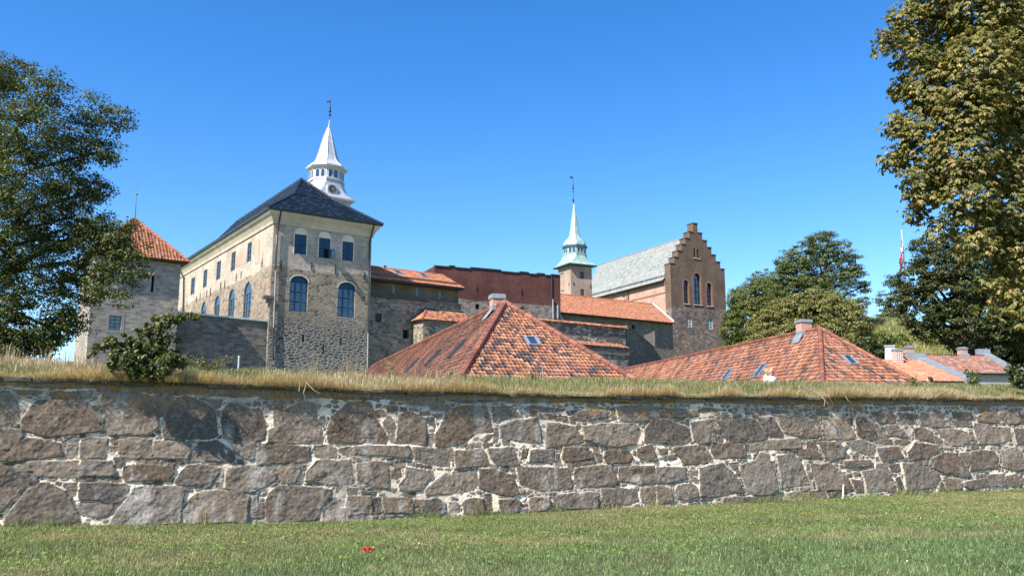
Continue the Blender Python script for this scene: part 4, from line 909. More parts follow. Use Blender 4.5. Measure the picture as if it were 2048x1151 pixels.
# ================================================================ low wing right of the palace
FW = FR.shift(-1.1); q0 = WR-.1; q1 = FW.S(922, 615)
wing = thing('low_wing', 'low stone wing with an orange tiled roof between the palace and the brick hall', 'castle', FW.pt((q0+q1)/2, 0)[:2]+(5.0,))
zl = FW.Z(835, 601); 
m_wing = wallmat('wing_stone', [(lambda t: rubble(t, [(.26, .215, .16), (.17, .15, .125), (.36, .30, .22), (.12, .11, .10)], (.36, .31, .24), 2.4, 4.6, .05, .8, 12.0, .06), None, 0, 0)], .2)
m = M(); hb = [rect_loop(*FW.rect(750.5, 763, 626.5, 644)), rect_loop(*FW.rect(806, 818, 659, 676))]
facade(m, FW, [(q0, 3.5), (q1, 3.5), (q1, zl-.05), (q0, zl-.05)], hb, .4)
Fw2 = Fac(FW.pt(q1, 0)[:2], d1); m.poly([Fw2.pt(0, 3.5), Fw2.pt(0, zl), Fw2.pt(7.5, zl), Fw2.pt(7.5, 3.5)]); m.build('wall', m_wing, wing)
FU = FW.shift(-.5); ze = FU.Z(835, 564)
m = M(); hu = []; ws = []
for u0, u1, v0, v1 in ((785.2, 791.3, 569.6, 586.4), (832.3, 838.3, 575.7, 592.2), (877.5, 883.3, 582, 597.5)):
    q = FU.rect(u0, u1, v0, v1); ws.append(q); hu.append(rect_loop(*q))
facade(m, FU, [(q0, zl-.2), (q1, zl-.2), (q1, ze+.4), (q0, ze+.4)], hu, .3)
Fu2 = Fac(FU.pt(q1, 0)[:2], d1); FE = FU.shift(.75); zr0 = FE.Z(835, 564.5); FG = FU.shift(-3.4); zrid = FG.Z(800, 539.5); m.poly([Fu2.pt(0, zl-.2), Fu2.pt(0, zr0+.1), Fu2.pt(3.4, zrid-.35), Fu2.pt(7, zr0), Fu2.pt(7, zl-.2)])
m.build('upper_wall', wallmat('wing_brick', [(lambda t: brick(t, (.15, .115, .08), (.11, .085, .065), (.17, .14, .11), .26, .09), None, 0, 0)]), wing)
m = M(); m.fbox(FW, q0, q1+.05, zl-.05, zl+.10, -.55, .12); m.build('ledge', m_slab, wing)
for q in ws:
    window(wing, FU, rect_loop(*q), .12, 1, 2, m_frame_w, m_glass, 'window', .05, .04)
l = hb[0]; m = M(); s0, s1, z0, z1 = l[0][0], l[1][0], l[0][1], l[2][1]
for k in range(1, 4): q = s0+(s1-s0)*k/4; m.fbox(FW, q-.025, q+.025, z0, z1, -.10, -.05)
for k in range(1, 5): z = z0+(z1-z0)*k/5; m.fbox(FW, s0, s1, z-.025, z+.025, -.105, -.045)
o = m.build('barred_window', m_blue, wing); m = M(); m.poly([FW.pt(a, b, -.3) for a, b in l]); m.build('pane', m_glass, o)
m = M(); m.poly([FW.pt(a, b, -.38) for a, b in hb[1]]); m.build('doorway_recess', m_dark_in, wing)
FE = FU.shift(.75); zr0 = FE.Z(835, 564.5); FG = FU.shift(-3.4); zrid = FG.Z(800, 539.5)
qr1 = FE.S(929, 576); a = Vector(FE.pt(q0, zr0)); b = Vector(FE.pt(qr1, zr0)); c_ = Vector(FG.pt(qr1, zrid)); d_ = Vector(FG.pt(q0-2, zrid)); a2 = Vector(FE.pt(q0-.0, zr0))
FB = FU.shift(-7.6); e_ = Vector(FB.pt(qr1, zr0)); f_ = Vector(FB.pt(q0-2, zr0))
orange2 = palette([(.46, .195, .105), (.42, .165, .09), (.50, .235, .135), (.32, .13, .08)], [4, 3, 2, .6], 221, .3, .0, .14)
rf = tile_roof('roof', [([a2, b, c_, d_], b-a2), ([e_, f_, d_, c_], e_-f_)], wing, m_ttile, .24, .33, .045, .04, orange2)
caps('ridge_tiles', d_, c_, .11, rf, m_tile, [(.46, .15, .07), (.40, .12, .055)])
m = M(); m.fbox(FE, q0, qr1, zr0-.22, zr0-.03, -.75, -.03); m.build('eaves', simple('dark_eaves', (.04, .035, .035)), wing)
def skylight(parent, p0, e, f, w, h, mat_f, name='skylight'):
    e = Vector(unit(e)); f = Vector(unit(f)); n = e.cross(f); n = n if n.z > 0 else -n; p = Vector(p0)+n*.06; m = M(); t_ = min(.08, w*.15)
    def bx(a0, a1, b0, b1, z0, z1, mm):
        mm.hexa([p+e*a+f*b+n*z for z in (z0, z1) for a, b in ((a0, b0), (a1, b0), (a1, b1), (a0, b1))])
    bx(-w/2, -w/2+t_, -h/2, h/2, -.08, .05, m); bx(w/2-t_, w/2, -h/2, h/2, -.08, .05, m); bx(-w/2+t_, w/2-t_, -h/2, -h/2+t_*.7, -.08, .048, m); bx(-w/2+t_, w/2-t_, h/2-t_*.7, h/2, -.08, .052, m)
    o = m.build(name, mat_f, parent); g = M(); g.poly([p+e*x_+f*y_+n*.02 for x_, y_ in ((-w/2+t_, -h/2+t_), (w/2-t_, -h/2+t_), (w/2-t_, h/2-t_), (-w/2+t_, h/2-t_))]); g.build('pane', m_glass, o)
    return o
def on_plane(u, v, p, n):
    r = ray(u, v); n = np.array(n); t_ = np.dot(np.array(p)-EYE, n)/np.dot(r, n); return EYE+r*t_
nrm = np.cross(np.array(b-a2), np.array(c_-b))
for u, v in ((796, 545), (847, 551)): skylight(wing, on_plane(u, v, a2, nrm), b-a2, c_-b, .9, 1.2, m_zinc)
m = M(); p = on_plane(770.5, 543, a2, nrm); m.tube(p-np.array([0, 0, .2]), p+np.array([0, 0, .55]), .07); m.tube(p+np.array([0, 0, .5]), p+np.array([0, 0, .6]), .16); m.build('vent_pipe', m_zinc, wing)

# small lean-to annex in front of the wing
ac = P(846.5, 640, FW.pt(FW.S(846), 0)[1]-2.4); AR = Fac(ac, d2); AL = Fac(ac, d1); zae = AR.Z(875, 640)
ann = thing('stone_annex', 'small stone annex with its own orange tiled roof against the low wing', 'annex', (ac[0], ac[1], 3.5))
wq = AR.S(940, 640); dq = min(AL.S(826, 640), 3.4); m = M()
for F, a, b in ((AR, 0, wq), (AL, 0, dq)): m.poly([F.pt(a, 3), F.pt(b, 3), F.pt(b, zae), F.pt(a, zae)])
F = Fac(AR.pt(wq, 0)[:2], d1); m.poly([F.pt(0, 3), F.pt(dq, 3), F.pt(dq, zae), F.pt(0, zae)]); m.build('wall', m_wing, ann)
e0, e1 = Vector(AR.pt(-.3, zae-.02, .3)), Vector(AR.pt(wq+.4, zae-.02, .3)); e2 = Vector(AL.pt(dq, zae-.02, .3)); At = AR.shift(-dq+.1); zt_ = At.Z(880, 621)
t0, t1 = Vector(At.pt(At.S(853, 617), zt_)), Vector(At.pt(wq+.4, zt_)); w2 = Vector(At.pt(-.3, zae-.02)); 
rf = tile_roof('roof', [([e0, e1, t1, t0], e1-e0), ([w2, e0, t0], e0-w2)], ann, m_tile, .24, .32, .045, .04, orange1)
caps('hip_tiles', e0, t0, .11, rf, m_tile, [(.36, .11, .055), (.42, .14, .07)])
m = M(); m.path([w2+Vector((0, 0, .08)), t0+Vector((0, 0, .08)), t1+Vector((0, 0, .1))], [.09, .09, .09], 6); m.build('flashing', simple('dark_lead', (.05, .085, .09), .5), rf)

# ================================================================ the red brick hall
bp = P(868, 600, 93.0); dB = unit((.9, .435)); BF = Fac(bp, dB); BL = Fac(bp, unit((-.435, .9)))
qb1 = BF.S(1121, 600); zt = BF.Z(868, 532)
br = thing('brick_hall', 'windowless dark red brick hall on a stone base with a stepped slate coping', 'castle', (bp[0], bp[1], 6.0))
m_redb = wallmat('dark_red_brick', [(lambda t: rubble(t, [(.24, .20, .165), (.17, .15, .13), (.31, .27, .22), (.11, .10, .095)], (.30, .27, .23), 2.2, 3.8, .06, .8, 21.0, .06), None, 0, 0),
    (lambda t: brick(t, (.125, .044, .036), (.08, .032, .030), (.15, .08, .068), .27, .085, .010), BF.Z(1020, 606), .25, .12)], .22)
m = M(); ops = [BF.rect(951, 959, 608, 617), BF.rect(1040, 1048, 614.5, 623)]
zend = BF.Z(1121, 553.5); zs_ = lambda q: zt+(zend-zt)*q/qb1
facade(m, BF, [(0, 5), (qb1, 5), (qb1, zend), (0, zt)], [rect_loop(*q) for q in ops], .4)
m.poly([BL.pt(0, 5), BL.pt(8, 5), BL.pt(8, zt), BL.pt(0, zt)])
F = Fac(BF.pt(qb1, 0)[:2], unit((-.435, .9))); m.poly([F.pt(0, 5), F.pt(8, 5), F.pt(8, zend), F.pt(0, zend)])
m.poly([BF.pt(0, zt-.02), BF.pt(qb1, zend-.02), BF.pt(qb1, zend-.02, -8), BF.pt(0, zt-.02, -8)])
m.build('wall', m_redb, br)
xs = [868, 898, 909, 925, 941, 974, 1002, 1006, 1040, 1058, 1075, 1090, 1103, 1121]; qs = [BF.S(x) for x in xs]
m_cop = simple('dark_slate', (.045, .05, .055), .7)
for i in range(len(qs)-1):
    up = .15 if i in (1, 4, 5, 8, 10, 12) else 0; m = M(); a, b = qs[i], qs[i+1]; z = max(zs_(a), zs_(b))+up
    if up: m.fbox(BF, a+.002, b-.002, z-.34, z, -.45, -.004)
    m.fbox(BF, a+.002, b-.002, z, z+.12, -.5, .1); m.build('coping', m_cop, br)
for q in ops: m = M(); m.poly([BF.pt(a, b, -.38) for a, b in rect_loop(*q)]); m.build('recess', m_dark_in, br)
for u, v0, v1 in ((954, 572, 584), (1043, 577, 590)): q, z = BF.hit(u, v0); anchor(br, BF, q, BF.Z(u, v1), z, m_iron)
pipe(br, [fp(BF, 1102.5, 552, .1), fp(BF, 1102.5, 600, .1)], .05, m_pipe_d)
pipe(br, [fp(BF, 1105, 598, .12), fp(BF, 1105.5, 637, .12)], .09, m_pipe_l)
pipe(br, [fp(BF, 1114.5, 610, .12), fp(BF, 1114.7, 637, .12)], .09, m_pipe_l)
# its mono-pitch left flank roof
a, b = Vector(BL.pt(0, zt-.2, .02)), Vector(BL.pt(7, zt-.2, .02))
dh1, dh2 = unit((-.45, .893)), unit((.893, .45))

# ================================================================ the tower with the green copper spire
gp = P(1142, 590, 118.0); GR = Fac(gp, dh2); GL = Fac(gp, dh1); WG = GR.S(1184, 570); zg = GR.Z(1142, 529.5)
cg = np.array(GR.pt(WG/2, 0, -WG/2)); DG = cg[1]
gt = thing('copper_spire_tower', 'square brick tower with a green copper roof lantern and slender spire', 'tower', (cg[0], cg[1], 8.0))
def gz(v, u=1142): return P(u, v, DG)[2]
def gr(px): return px*DG/FPX*1.01
m_gbrick = wallmat('tower_brick', [(lambda t: brick(t, (.40, .275, .20), (.32, .215, .16), (.40, .32, .26), .26, .09), None, 0, 0)], .18)
m = M(); wq = [GR.rect(1159.6, 1168, 543, 557.5), GR.rect(1161, 1169, 578, 591)]; wl = [GL.rect(1120.4, 1126.8, 545.5, 558.5), GL.rect(1122, 1128, 580, 588)]
facade(m, GR, [(0, 7), (WG, 7), (WG, zg), (0, zg)], [rect_loop(*q) for q in wq], .25); facade(m, GL, [(0, 7), (WG, 7), (WG, zg), (0, zg)], [rect_loop(*q) for q in wl], .25)
for F in (Fac(GL.pt(WG, 0)[:2], dh2), Fac(GR.pt(WG, 0)[:2], dh1)): m.poly([F.pt(0, 7), F.pt(WG, 7), F.pt(WG, zg), F.pt(0, zg)])
m.build('wall', m_gbrick, gt)
for q in wq: shutter(gt, GR, *q, -.06, simple('brown_shutter', (.10, .085, .075)))
for q in wl: window(gt, GL, rect_loop(*q), .10, 2, 3, m_frame_w, m_glass, 'window', .08, .06)
for F, u, v0, v1 in ((GL, 1138.4, 564, 572), (GR, 1147, 563, 570), (GR, 1181, 569, 576)): q, z = F.hit(u, v0); anchor(gt, F, q, F.Z(u, v1), z, m_iron)
t = NT('green_copper'); n_ = t.noise(t.pos(), 1.5, 6); m_cu = t.base(t.ramp(n_, [(.3, (.20, .33, .29)), (.55, (.32, .46, .41)), (.75, (.43, .55, .50))]), .5); t.b.inputs['Metallic'].default_value = .15
m_cud = simple('dark_green_trim', (.07, .13, .13), .6)
# half size of the eaves square from the photo's left and right tips
hg = WG/2+.62
def gsq(h, z): return [Vector((*(cg[:2]+d_[0]*h*dh2+d_[1]*h*dh1), z)) for d_ in ((-1, -1), (1, -1), (1, 1), (-1, 1))]
m = M(); rings(m, [gsq(WG/2+.01, zg-.05), gsq(hg-.1, zg+.0), gsq(hg, zg+.08), gsq(hg, zg+.2)]); m.build('eaves', m_cud, gt)
grot = math.atan2(GR.n[1], GR.n[0])+math.pi/8; rg = gr(23)/math.cos(math.pi/8)*.95
def goct(r, z): return [Vector((cg[0]+r*math.cos(grot+k*math.pi/4), cg[1]+r*math.sin(grot+k*math.pi/4), z)) for k in range(8)]
def gso(f, z, hh):
    out = []
    for p in goct(rg, z):
        dx, dy = p.x-cg[0], p.y-cg[1]; a = dx*dh2[0]+dy*dh2[1]; b = dx*dh1[0]+dy*dh1[1]
        X, Y = math.copysign(hh, a)*(1-f)+a*f, math.copysign(hh, b)*(1-f)+b*f
        out.append(Vector((cg[0]+dh2[0]*X+dh1[0]*Y, cg[1]+dh2[1]*X+dh1[1]*Y, z)))
    return out
g0, g1, g2, g3 = zg+.2, gz(511), gz(497), gz(493.5)
m = M(); rings(m, [gso(f, g0+(g1-g0)*g, hg-.02) for f, g in ((0, 0), (.28, .12), (.54, .30), (.75, .52), (.9, .76), (1., 1.))]); m.build('swept_roof', m_cu, gt)
m = M(); rings(m, [goct(rg*1.04, g1-.1), goct(rg*1.05, g1+.12), goct(rg*.97, g1+.14), goct(rg*.97, g2)]); m.build('lantern', m_cu, gt)
for k in range(8):
    a = goct(rg*.97, 0)[k]; b = goct(rg*.97, 0)[(k+1) % 8]; F = Fac((a.x, a.y), ((b-a).x, (b-a).y)); Lk = (b-a).length
    if np.dot(F.n, [(a.x+b.x)/2-cg[0], (a.y+b.y)/2-cg[1]]) < 0: F.n = -F.n
    for c0 in (.28, .72):
        w_ = .135*Lk; m = M(); l = arch(Lk*c0-w_, Lk*c0+w_, g1+.2, g2-.15-w_*.6, g2-.1, 8); lo2 = arch(Lk*c0-w_-.07, Lk*c0+w_+.07, g1+.15, g2-.15-w_*.6, g2-.04, 8)
        for i in range(len(l)):
            j = (i+1) % len(l); m.poly([F.pt(*l[i], .07), F.pt(*l[j], .07), F.pt(*lo2[j], .07), F.pt(*lo2[i], .07)]); m.poly([F.pt(*l[i], .07), F.pt(*l[j], .07), F.pt(*l[j], .004), F.pt(*l[i], .004)]); m.poly([F.pt(*lo2[i], .07), F.pt(*lo2[j], .07), F.pt(*lo2[j], .0), F.pt(*lo2[i], .0)])
        o = m.build('lantern_window', m_cu, gt); g = M(); g.poly([F.pt(x_, z_, .012) for x_, z_ in l]); g.build('pane', m_glass, o)
m = M(); rk_ = gr(25.2)/math.cos(math.pi/8)*.95; rings(m, [goct(rg*.96, g2-.04), goct(rk_, g2+.02), goct(rk_*1.01, g3+.05), goct(rk_*.9, g3+.12)]); m.build('lantern_cornice', m_cud, gt)
prof = [(23.5, 492.6), (22.8, 489), (21, 485), (17.5, 481), (13.5, 477), (11, 473), (9.9, 468), (7.6, 452), (5.2, 436), (2.9, 419), (1.1, 406)]
m = M(); rings(m, [goct(gr(p)*k8*.96, gz(v, 1143)) for p, v in prof]); sp = m.build('spire', m_cu, gt)
m = M(); X, Y = cg[0]-.1, cg[1]
m.path([(X+.1, Y, gz(408)), (X, Y, gz(399))], [.10, .05]); m.tube((X, Y, gz(400)), (X, Y, gz(354)), .032); m.sphere((X, Y, gz(400)), .16); m.sphere((X, Y, gz(376.5)), .16); m.sphere((X, Y, gz(371)), (.09, .09, .22))
for k in (381, 384): m.tube((X-.24, Y, gz(k)), (X+.24, Y, gz(k)), .025)
m.build('finial', m_iron, gt)
m = M(); zz = gz(357); A_ = [(X+a, Y-.02, zz+b) for a, b in pts]; B_ = [(X+a, Y+.02, zz+b) for a, b in pts]; m.add(A_+B_, [tuple(range(7)), tuple(reversed(range(7, 14)))]+[(i, (i+1) % 7, 7+(i+1) % 7, 7+i) for i in range(7)]); m.build('weathervane', m_iron, gt)

# ================================================================ the great hall with the crow-stepped gable
hp = P(1345, 620, 130.0); HR = Fac(hp, dh2)
X0, X1 = HR.S(1340.5, 535), HR.S(1449.5, 550)
HL = Fac(HR.pt(X0, 0)[:2], dh1)
hall = thing('gabled_hall', 'tall brick hall with a crow-stepped gable and pale slate roof', 'castle', HR.pt((X0+X1)/2, 0)[:2]+(9.0,))
lx = [1340, 1348.7, 1355.6, 1363.4, 1370.7, 1378.2, 1385.7]; rx = [1449.5, 1440.6, 1431.7, 1422.9, 1414, 1404.6, 1395.1]
lv = [525.1, 513, 500.8, 488.3, 476.1, 463.5, 447.0]; rv = [540, 525.5, 511, 496, 482, 466.9, 447.8]
ql = [X0]+[HR.S(x, (lv[i]+lv[i-1])/2) for i, x in enumerate(lx) if i > 0]; qr = [X1]+[HR.S(x, (rv[i]+rv[i-1])/2) for i, x in enumerate(rx) if i > 0]
zst = []
for i in range(7):
    zl_, zr_ = HR.Z(lx[i]+4, lv[i]), HR.Z(rx[i]-4, rv[i]); zst.append((zl_+zr_)/2)
out = [(X0, 7.5)]+[(X1, 7.5)]
for i in range(7):
    out += [(qr[i], zst[i])] + ([(qr[i+1], zst[i])] if i < 6 else [])
for i in range(6, -1, -1):
    out += [(ql[i], zst[i])] + ([(ql[i-1], zst[i])] if False else [])
    if i > 0: out += [(ql[i], zst[i-1])]
m_gab = wallmat('gable_wall', [(lambda t: rubble(t, [(.17, .135, .115), (.095, .085, .08), (.29, .235, .20), (.065, .06, .058), (.21, .14, .115)], (.21, .185, .165), 1.9, 3.4, .05, .8, 33.0, .06), None, 0, 0),
    (lambda t: brick(t, (.15, .098, .068), (.11, .076, .056), (.16, .12, .092), .27, .09), HR.Z(1400, 617), 1.1, .2)], .2)
holes, defs = [], []
for u0, u1, vt, vs, vb in ((1387.8, 1402.5, 546.3, 557.5, 608.7), (1367.8, 1377.9, 560, 568, 606.8), (1413.8, 1424.3, 565.5, 574, 611.3)):
    uc = (u0+u1)/2; q0, q1 = HR.S(u0, 590), HR.S(u1, 590); l = arch(q0, q1, HR.Z(uc, vb), HR.Z(uc, vs), HR.Z(uc, vt)); holes.append(l); defs.append((l, HR.Z(uc, vs)))
for u0, u1, v0, v1 in ((1387.3, 1391.3, 496, 515), (1394.3, 1398.3, 497.3, 516.5)):
    q = HR.rect(u0, u1, v0, v1); l = arch(q[0], q[1], q[2], q[3]-.25, q[3]); holes.append(l); defs.append((l, None))
low = [HR.rect(1373, 1384.2, 633, 653.6), HR.rect(1415, 1426, 636.5, 657.6)]
for q in low: holes.append(rect_loop(*q))
m = M(); facade(m, HR, out, holes, .5)
TH = 1.5; back = HR.shift(-TH); n = len(out)
m2 = []
for i in range(n):
    a, b = out[i], out[(i+1) % n]; m.poly([HR.pt(*a), HR.pt(*b), HR.pt(*b, -TH), HR.pt(*a, -TH)])
for tri in tessellate_polygon([[Vector((a, b, 0)) for a, b in out]]): m.poly([HR.pt(*out[i], -TH) for i in tri])
m.build('gable', m_gab, hall)
m_cap = simple('slate_cap', (.06, .058, .06), .8)
for i in range(7):
    m = M()
    if i < 6:
        m.fbox(HR, ql[i]-.06, ql[i+1]-.002, zst[i], zst[i]+.13, -TH-.05, .09); m.fbox(HR, qr[i+1]+.002, qr[i]+.06, zst[i], zst[i]+.13, -TH-.05, .09)
    else: m.fbox(HR, ql[6]-.06, qr[6]+.06, zst[6], zst[6]+.15, -TH-.05, .09)
    m.build('step_cap', m_cap, hall)
m_lst = simple('pale_sill', (.42, .36, .31), .8)
for i, (l, zs) in enumerate(defs):
    if zs: window(hall, HR, l, .38, 2, 4, m_iron, m_glass, 'arched_window', .10, .09, 0, None, zs)
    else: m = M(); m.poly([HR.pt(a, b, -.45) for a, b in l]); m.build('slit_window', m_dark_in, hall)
    m = M(); m.fbox(HR, l[0][0]-.12, l[1][0]+.12, l[0][1]-.16, l[0][1]-.003, -.2, .12); m.build('sill', m_lst, hall)
t = NT('red_brick_trim'); c_, h_ = brick(t, (.26, .10, .07), (.20, .085, .06), (.26, .15, .12), .27, .09); m_rtrim = t.base(c_, .92)
for l, zs in defs[:3]:
    q0, q1 = l[0][0], l[1][0]; zt_ = max(p[1] for p in l); l2 = arch(q0-.32, q1+.32, l[0][1], zs, zt_+.32); m = M()
    for i in range(1, len(l)-1): m.poly([HR.pt(*l[i], .008), HR.pt(*l[i+1], .008), HR.pt(*l2[i+1], .008), HR.pt(*l2[i], .008)])
    m.poly([HR.pt(*l[-1], .008), HR.pt(*l[0], .008), HR.pt(*l2[0], .008), HR.pt(*l2[-1], .008)]); m.build('arch_trim', m_rtrim, hall)
for q in low: window(hall, HR, rect_loop(*q), .15, 2, 3, m_frame_w, m_glass, 'window', .10, .08)
# long walls and roof
HLen = HL.S(1184, 590)+6; zeL = HL.Z(1290, 572); 
m_side = wallmat('hall_side_brick', [(lambda t: brick(t, (.44, .26, .185), (.36, .21, .15), (.43, .33, .27), .27, .09), None, 0, 0)], .2)
HL2 = Fac(HR.pt(X1, 0)[:2], dh1)
m = M(); m.poly([HL.pt(TH, 7.5), HL.pt(HLen, 7.5), HL.pt(HLen, zeL), HL.pt(TH, zeL)]); m.poly([HL2.pt(TH, 7.5), HL2.pt(HLen, 7.5), HL2.pt(HLen, zeL), HL2.pt(TH, zeL)])
HB = Fac(HL.pt(HLen, 0)[:2], dh2); W_ = X1-X0; qm = W_/2; FMh = Fac(HR.pt((X0+X1)/2, 0)[:2], dh1); zrd = FMh.Z(1300, 497.0)
m.poly([HB.pt(0, 7.5), HB.pt(W_, 7.5), HB.pt(W_, zeL), HB.pt(qm, zrd-.3), HB.pt(0, zeL)])
m.build('wall', m_side, hall)
m = M()
for k, (dz, o_) in enumerate(((-.05, .16), (-.30, .10))): m.fbox(HL, TH, HLen, zeL+dz-.18, zeL+dz, -.02, o_)
zcs = HL.Z(1322, 583); m.fbox(HL, TH, HL.S(1262, 600), zcs-.35, zcs-.12, -.02, .10); m.build('brick_moulding', simple('moulding', (.33, .19, .13), .9), hall)
ee = .55; sl0, sl1 = Vector(HL.pt(TH+.01, zeL+.05, ee)), Vector(HL.pt(HLen, zeL+.05, ee)); k0 = 2.0
ksl = (zrd-zeL)/(qm); zkn = zeL+.05+(k0+ee)*ksl*.80
kn0, kn1 = Vector(HL.pt(TH+.01, zkn, -k0)), Vector(HL.pt(HLen, zkn, -k0)); r0_, r1_ = Vector(FMh.pt(TH+.01, zrd)), Vector(FMh.pt(HLen, zrd))
o0, o1 = Vector(HL2.pt(TH+.01, zeL+.05, -ee)), Vector(HL2.pt(HLen, zeL+.05, -ee)); j0, j1 = Vector(HL2.pt(TH+.01, zkn, k0)), Vector(HL2.pt(HLen, zkn, k0))
slt = palette([(.27, .29, .28), (.30, .315, .30), (.25, .27, .265), (.31, .305, .28), (.21, .225, .225)], [4, 3, 2, 1.3, .6], 231, .2, .2, .09)
rf = tile_roof('roof', [([sl0, sl1, kn1, kn0], sl1-sl0), ([kn0, kn1, r1_, r0_], kn1-kn0), ([o1, o0, j0, j1], o0-o1), ([j1, j0, r0_, r1_], j0-j1)], hall, m_slate, .55, .45, 0, .03, slt, 2, (.16, .17, .17), False)
m = M(); m.path([r0_+Vector((0, 0, .05)), r1_+Vector((0, 0, .05))], [.12, .12]); m.build('ridge_cap', m_zinc, rf)
m = M(); m.path([sl0+Vector((0, 0, -.05)), sl1+Vector((0, 0, -.05))], [.11, .11]); m.build('gutter', m_iron, hall)
m = M(); fv = (kn0-sl0).normalized(); 
for k in range(3): m.path([sl0+fv*(.9+.12*k)+Vector((0, 0, .10+.04*k)), sl1+fv*(.9+.12*k)+Vector((0, 0, .10+.04*k))], [.025]*2, 5)
for k in range(40): p = sl0+(sl1-sl0)*(k+.5)/40+fv*.9; m.tube(p, p+fv*.3+Vector((0, 0, .22)), .03, .03, 5)
m.build('snow_guard', m_iron, rf)
pipe(hall, [fp(HL, 1257, 580, .12), fp(HL, 1257.5, 606, .12)], .10, m_pipe_d)
m = M(); q, z = HL.hit(1252, 591); 
for k in (-.25, .25): m.tube(HL.pt(q+k, z, .05), HL.pt(q+k, z-.1, .4), .05); m.sphere(HL.pt(q+k, z-.15, .45), .14)
m.build('floodlight', m_iron, hall)

# ================================================================ long orange roofed wing below the hall
dO = unit((.836, .549)); op_ = P(1351, 646, 119.0); OF = Fac(op_, dO); q0, q1 = OF.S(1118, 622), OF.S(1347, 645); zeO = OF.Z(1351, 645.5)
ow = thing('orange_roofed_wing', 'long stone wing with a wide orange tiled roof below the gabled hall', 'castle', OF.pt((q0+q1)/2, 0)[:2]+(8.0,))
m = M(); ho = [OF.rect(1270, 1277, 648, 662)]
OW = OF.shift(-.7); facade(m, OW, [(q0-1, 6.5), (q1+.5, 6.5), (q1+.5, zeO+.25), (q0-1, zeO+.25)], [rect_loop(*ho[0])], .4)
dOn = unit((-.549, .836)); OFr = OF.shift(-5.2); qA, qB = OFr.S(1122, 588), OFr.S(1306, 609); zO = OFr.Z(1215, 598.3)
F = Fac(OW.pt(q1+.5, 0)[:2], dOn); m.poly([F.pt(0, 6.5), F.pt(4.5, 6.5), F.pt(4.5, zeO+.25), F.pt(0, zeO+.25)])
m.build('wall', wallmat('wing_dark_stone', [(lambda t: rubble(t, [(.17, .155, .14), (.13, .12, .115), (.23, .205, .175), (.19, .16, .13)], (.22, .20, .17), 2.0, 3.8, .05, .8, 41.0, .06), None, 0, 0)], .22), ow)
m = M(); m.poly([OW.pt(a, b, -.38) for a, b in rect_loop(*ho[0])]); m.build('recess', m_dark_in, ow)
e0, e1, t1, t0 = [Vector(p) for p in (OF.pt(q0, zeO), OF.pt(OF.S(1351, 646), zeO), OFr.pt(qB, zO), OFr.pt(qA-1, zO))]
rf = tile_roof('roof', [([e0, e1, t1, t0], e1-e0)], ow, m_ttile, .24, .33, .045, .04, palette([(.46, .205, .12), (.42, .175, .10), (.51, .24, .145), (.37, .15, .09), (.22, .10, .08)], [4, 3, 2, 1, .12], 241, .3, 0, .13))
caps('ridge_tiles', t0, t1, .12, rf, m_tile, [(.42, .14, .065)])
m = M(); m.path([t1+Vector((0, 0, .1)), e1+Vector((-.2, .1, .25))], [.13, .13], 6); m.build('flashing', simple('pale_green_lead', (.46, .54, .50), .6), rf)
m = M(); m.path([e0+Vector((0, 0, -.08)), e1+Vector((0, 0, -.08))], [.09, .09]); m.build('gutter', m_iron, ow)

# ================================================================ terrace walls in front of it
m_ter = wallmat('terrace_stone', [(lambda t: rubble(t, [(.19, .165, .145), (.33, .29, .235), (.085, .08, .076), (.46, .41, .35), (.13, .115, .105)], (.13, .12, .11), 2.0, 3.8, .06, .8, 51.0, .06), None, 0, 0)], .25, .8)
dT = unit((.83, .557)); tpp = P(1252, 690, 92.0); TF = Fac(tpp, dT); q0 = TF.S(1050, 640); zt0, zt1 = TF.Z(1066, 635.5), TF.Z(1252, 653.5)
ter = thing('upper_terrace_wall', 'dark rubble terrace wall capped with a row of orange tiles', 'wall', TF.pt(0, 0)[:2]+(6.0,))
m = M(); m.hexa([TF.pt(q0, 3), TF.pt(0, 3), TF.pt(0, 3, -1.2), TF.pt(q0, 3, -1.2), TF.pt(q0, zt0-.2), TF.pt(0, zt1-.2), TF.pt(0, zt1-.2, -1.2), TF.pt(q0, zt0-.2, -1.2)]); m.build('wall', m_ter, ter)
cc = [Vector(TF.pt(q0, zt0-.19, .22)), Vector(TF.pt(.15, zt1-.19, .22)), Vector(TF.pt(.15, zt1+.12, -.5)), Vector(TF.pt(q0, zt0+.12, -.5))]; cb = [Vector(TF.pt(.15, zt1-.19, -1.3)), Vector(TF.pt(q0, zt0-.19, -1.3))]
tile_roof('coping', [([cc[0], cc[1], cc[2], cc[3]], cc[1]-cc[0]), ([cb[0], cb[1], cc[3], cc[2]], cb[0]-cb[1])], ter, m_tile, .24, .30, .05, .05, orange1)
T2 = TF.shift(1.5); q2 = T2.S(1130, 690); q3 = T2.S(1256, 700); z2, z3 = T2.Z(1145, 685.5), T2.Z(1256, 694)
lt = thing('lower_terrace_wall', 'lower step of the rubble terrace wall with an orange tile coping', 'wall', T2.pt(q3, 0)[:2]+(5.0,))
m = M(); m.hexa([T2.pt(q2, 3), T2.pt(q3, 3), T2.pt(q3, 3, -1.48), T2.pt(q2, 3, -1.48), T2.pt(q2, z2-.1), T2.pt(q3, z3-.1), T2.pt(q3, z3-.1, -1.48), T2.pt(q2, z2-.1, -1.48)]); m.build('wall', m_ter, lt)
m = M(); m.fbox(T2, q2, q3+.1, (z2+z3)/2-.95, (z2+z3)/2-.32, -.01, .10); m.build('dark_strip', m_dkwall, lt)  # dark projecting strip along the wall below the coping
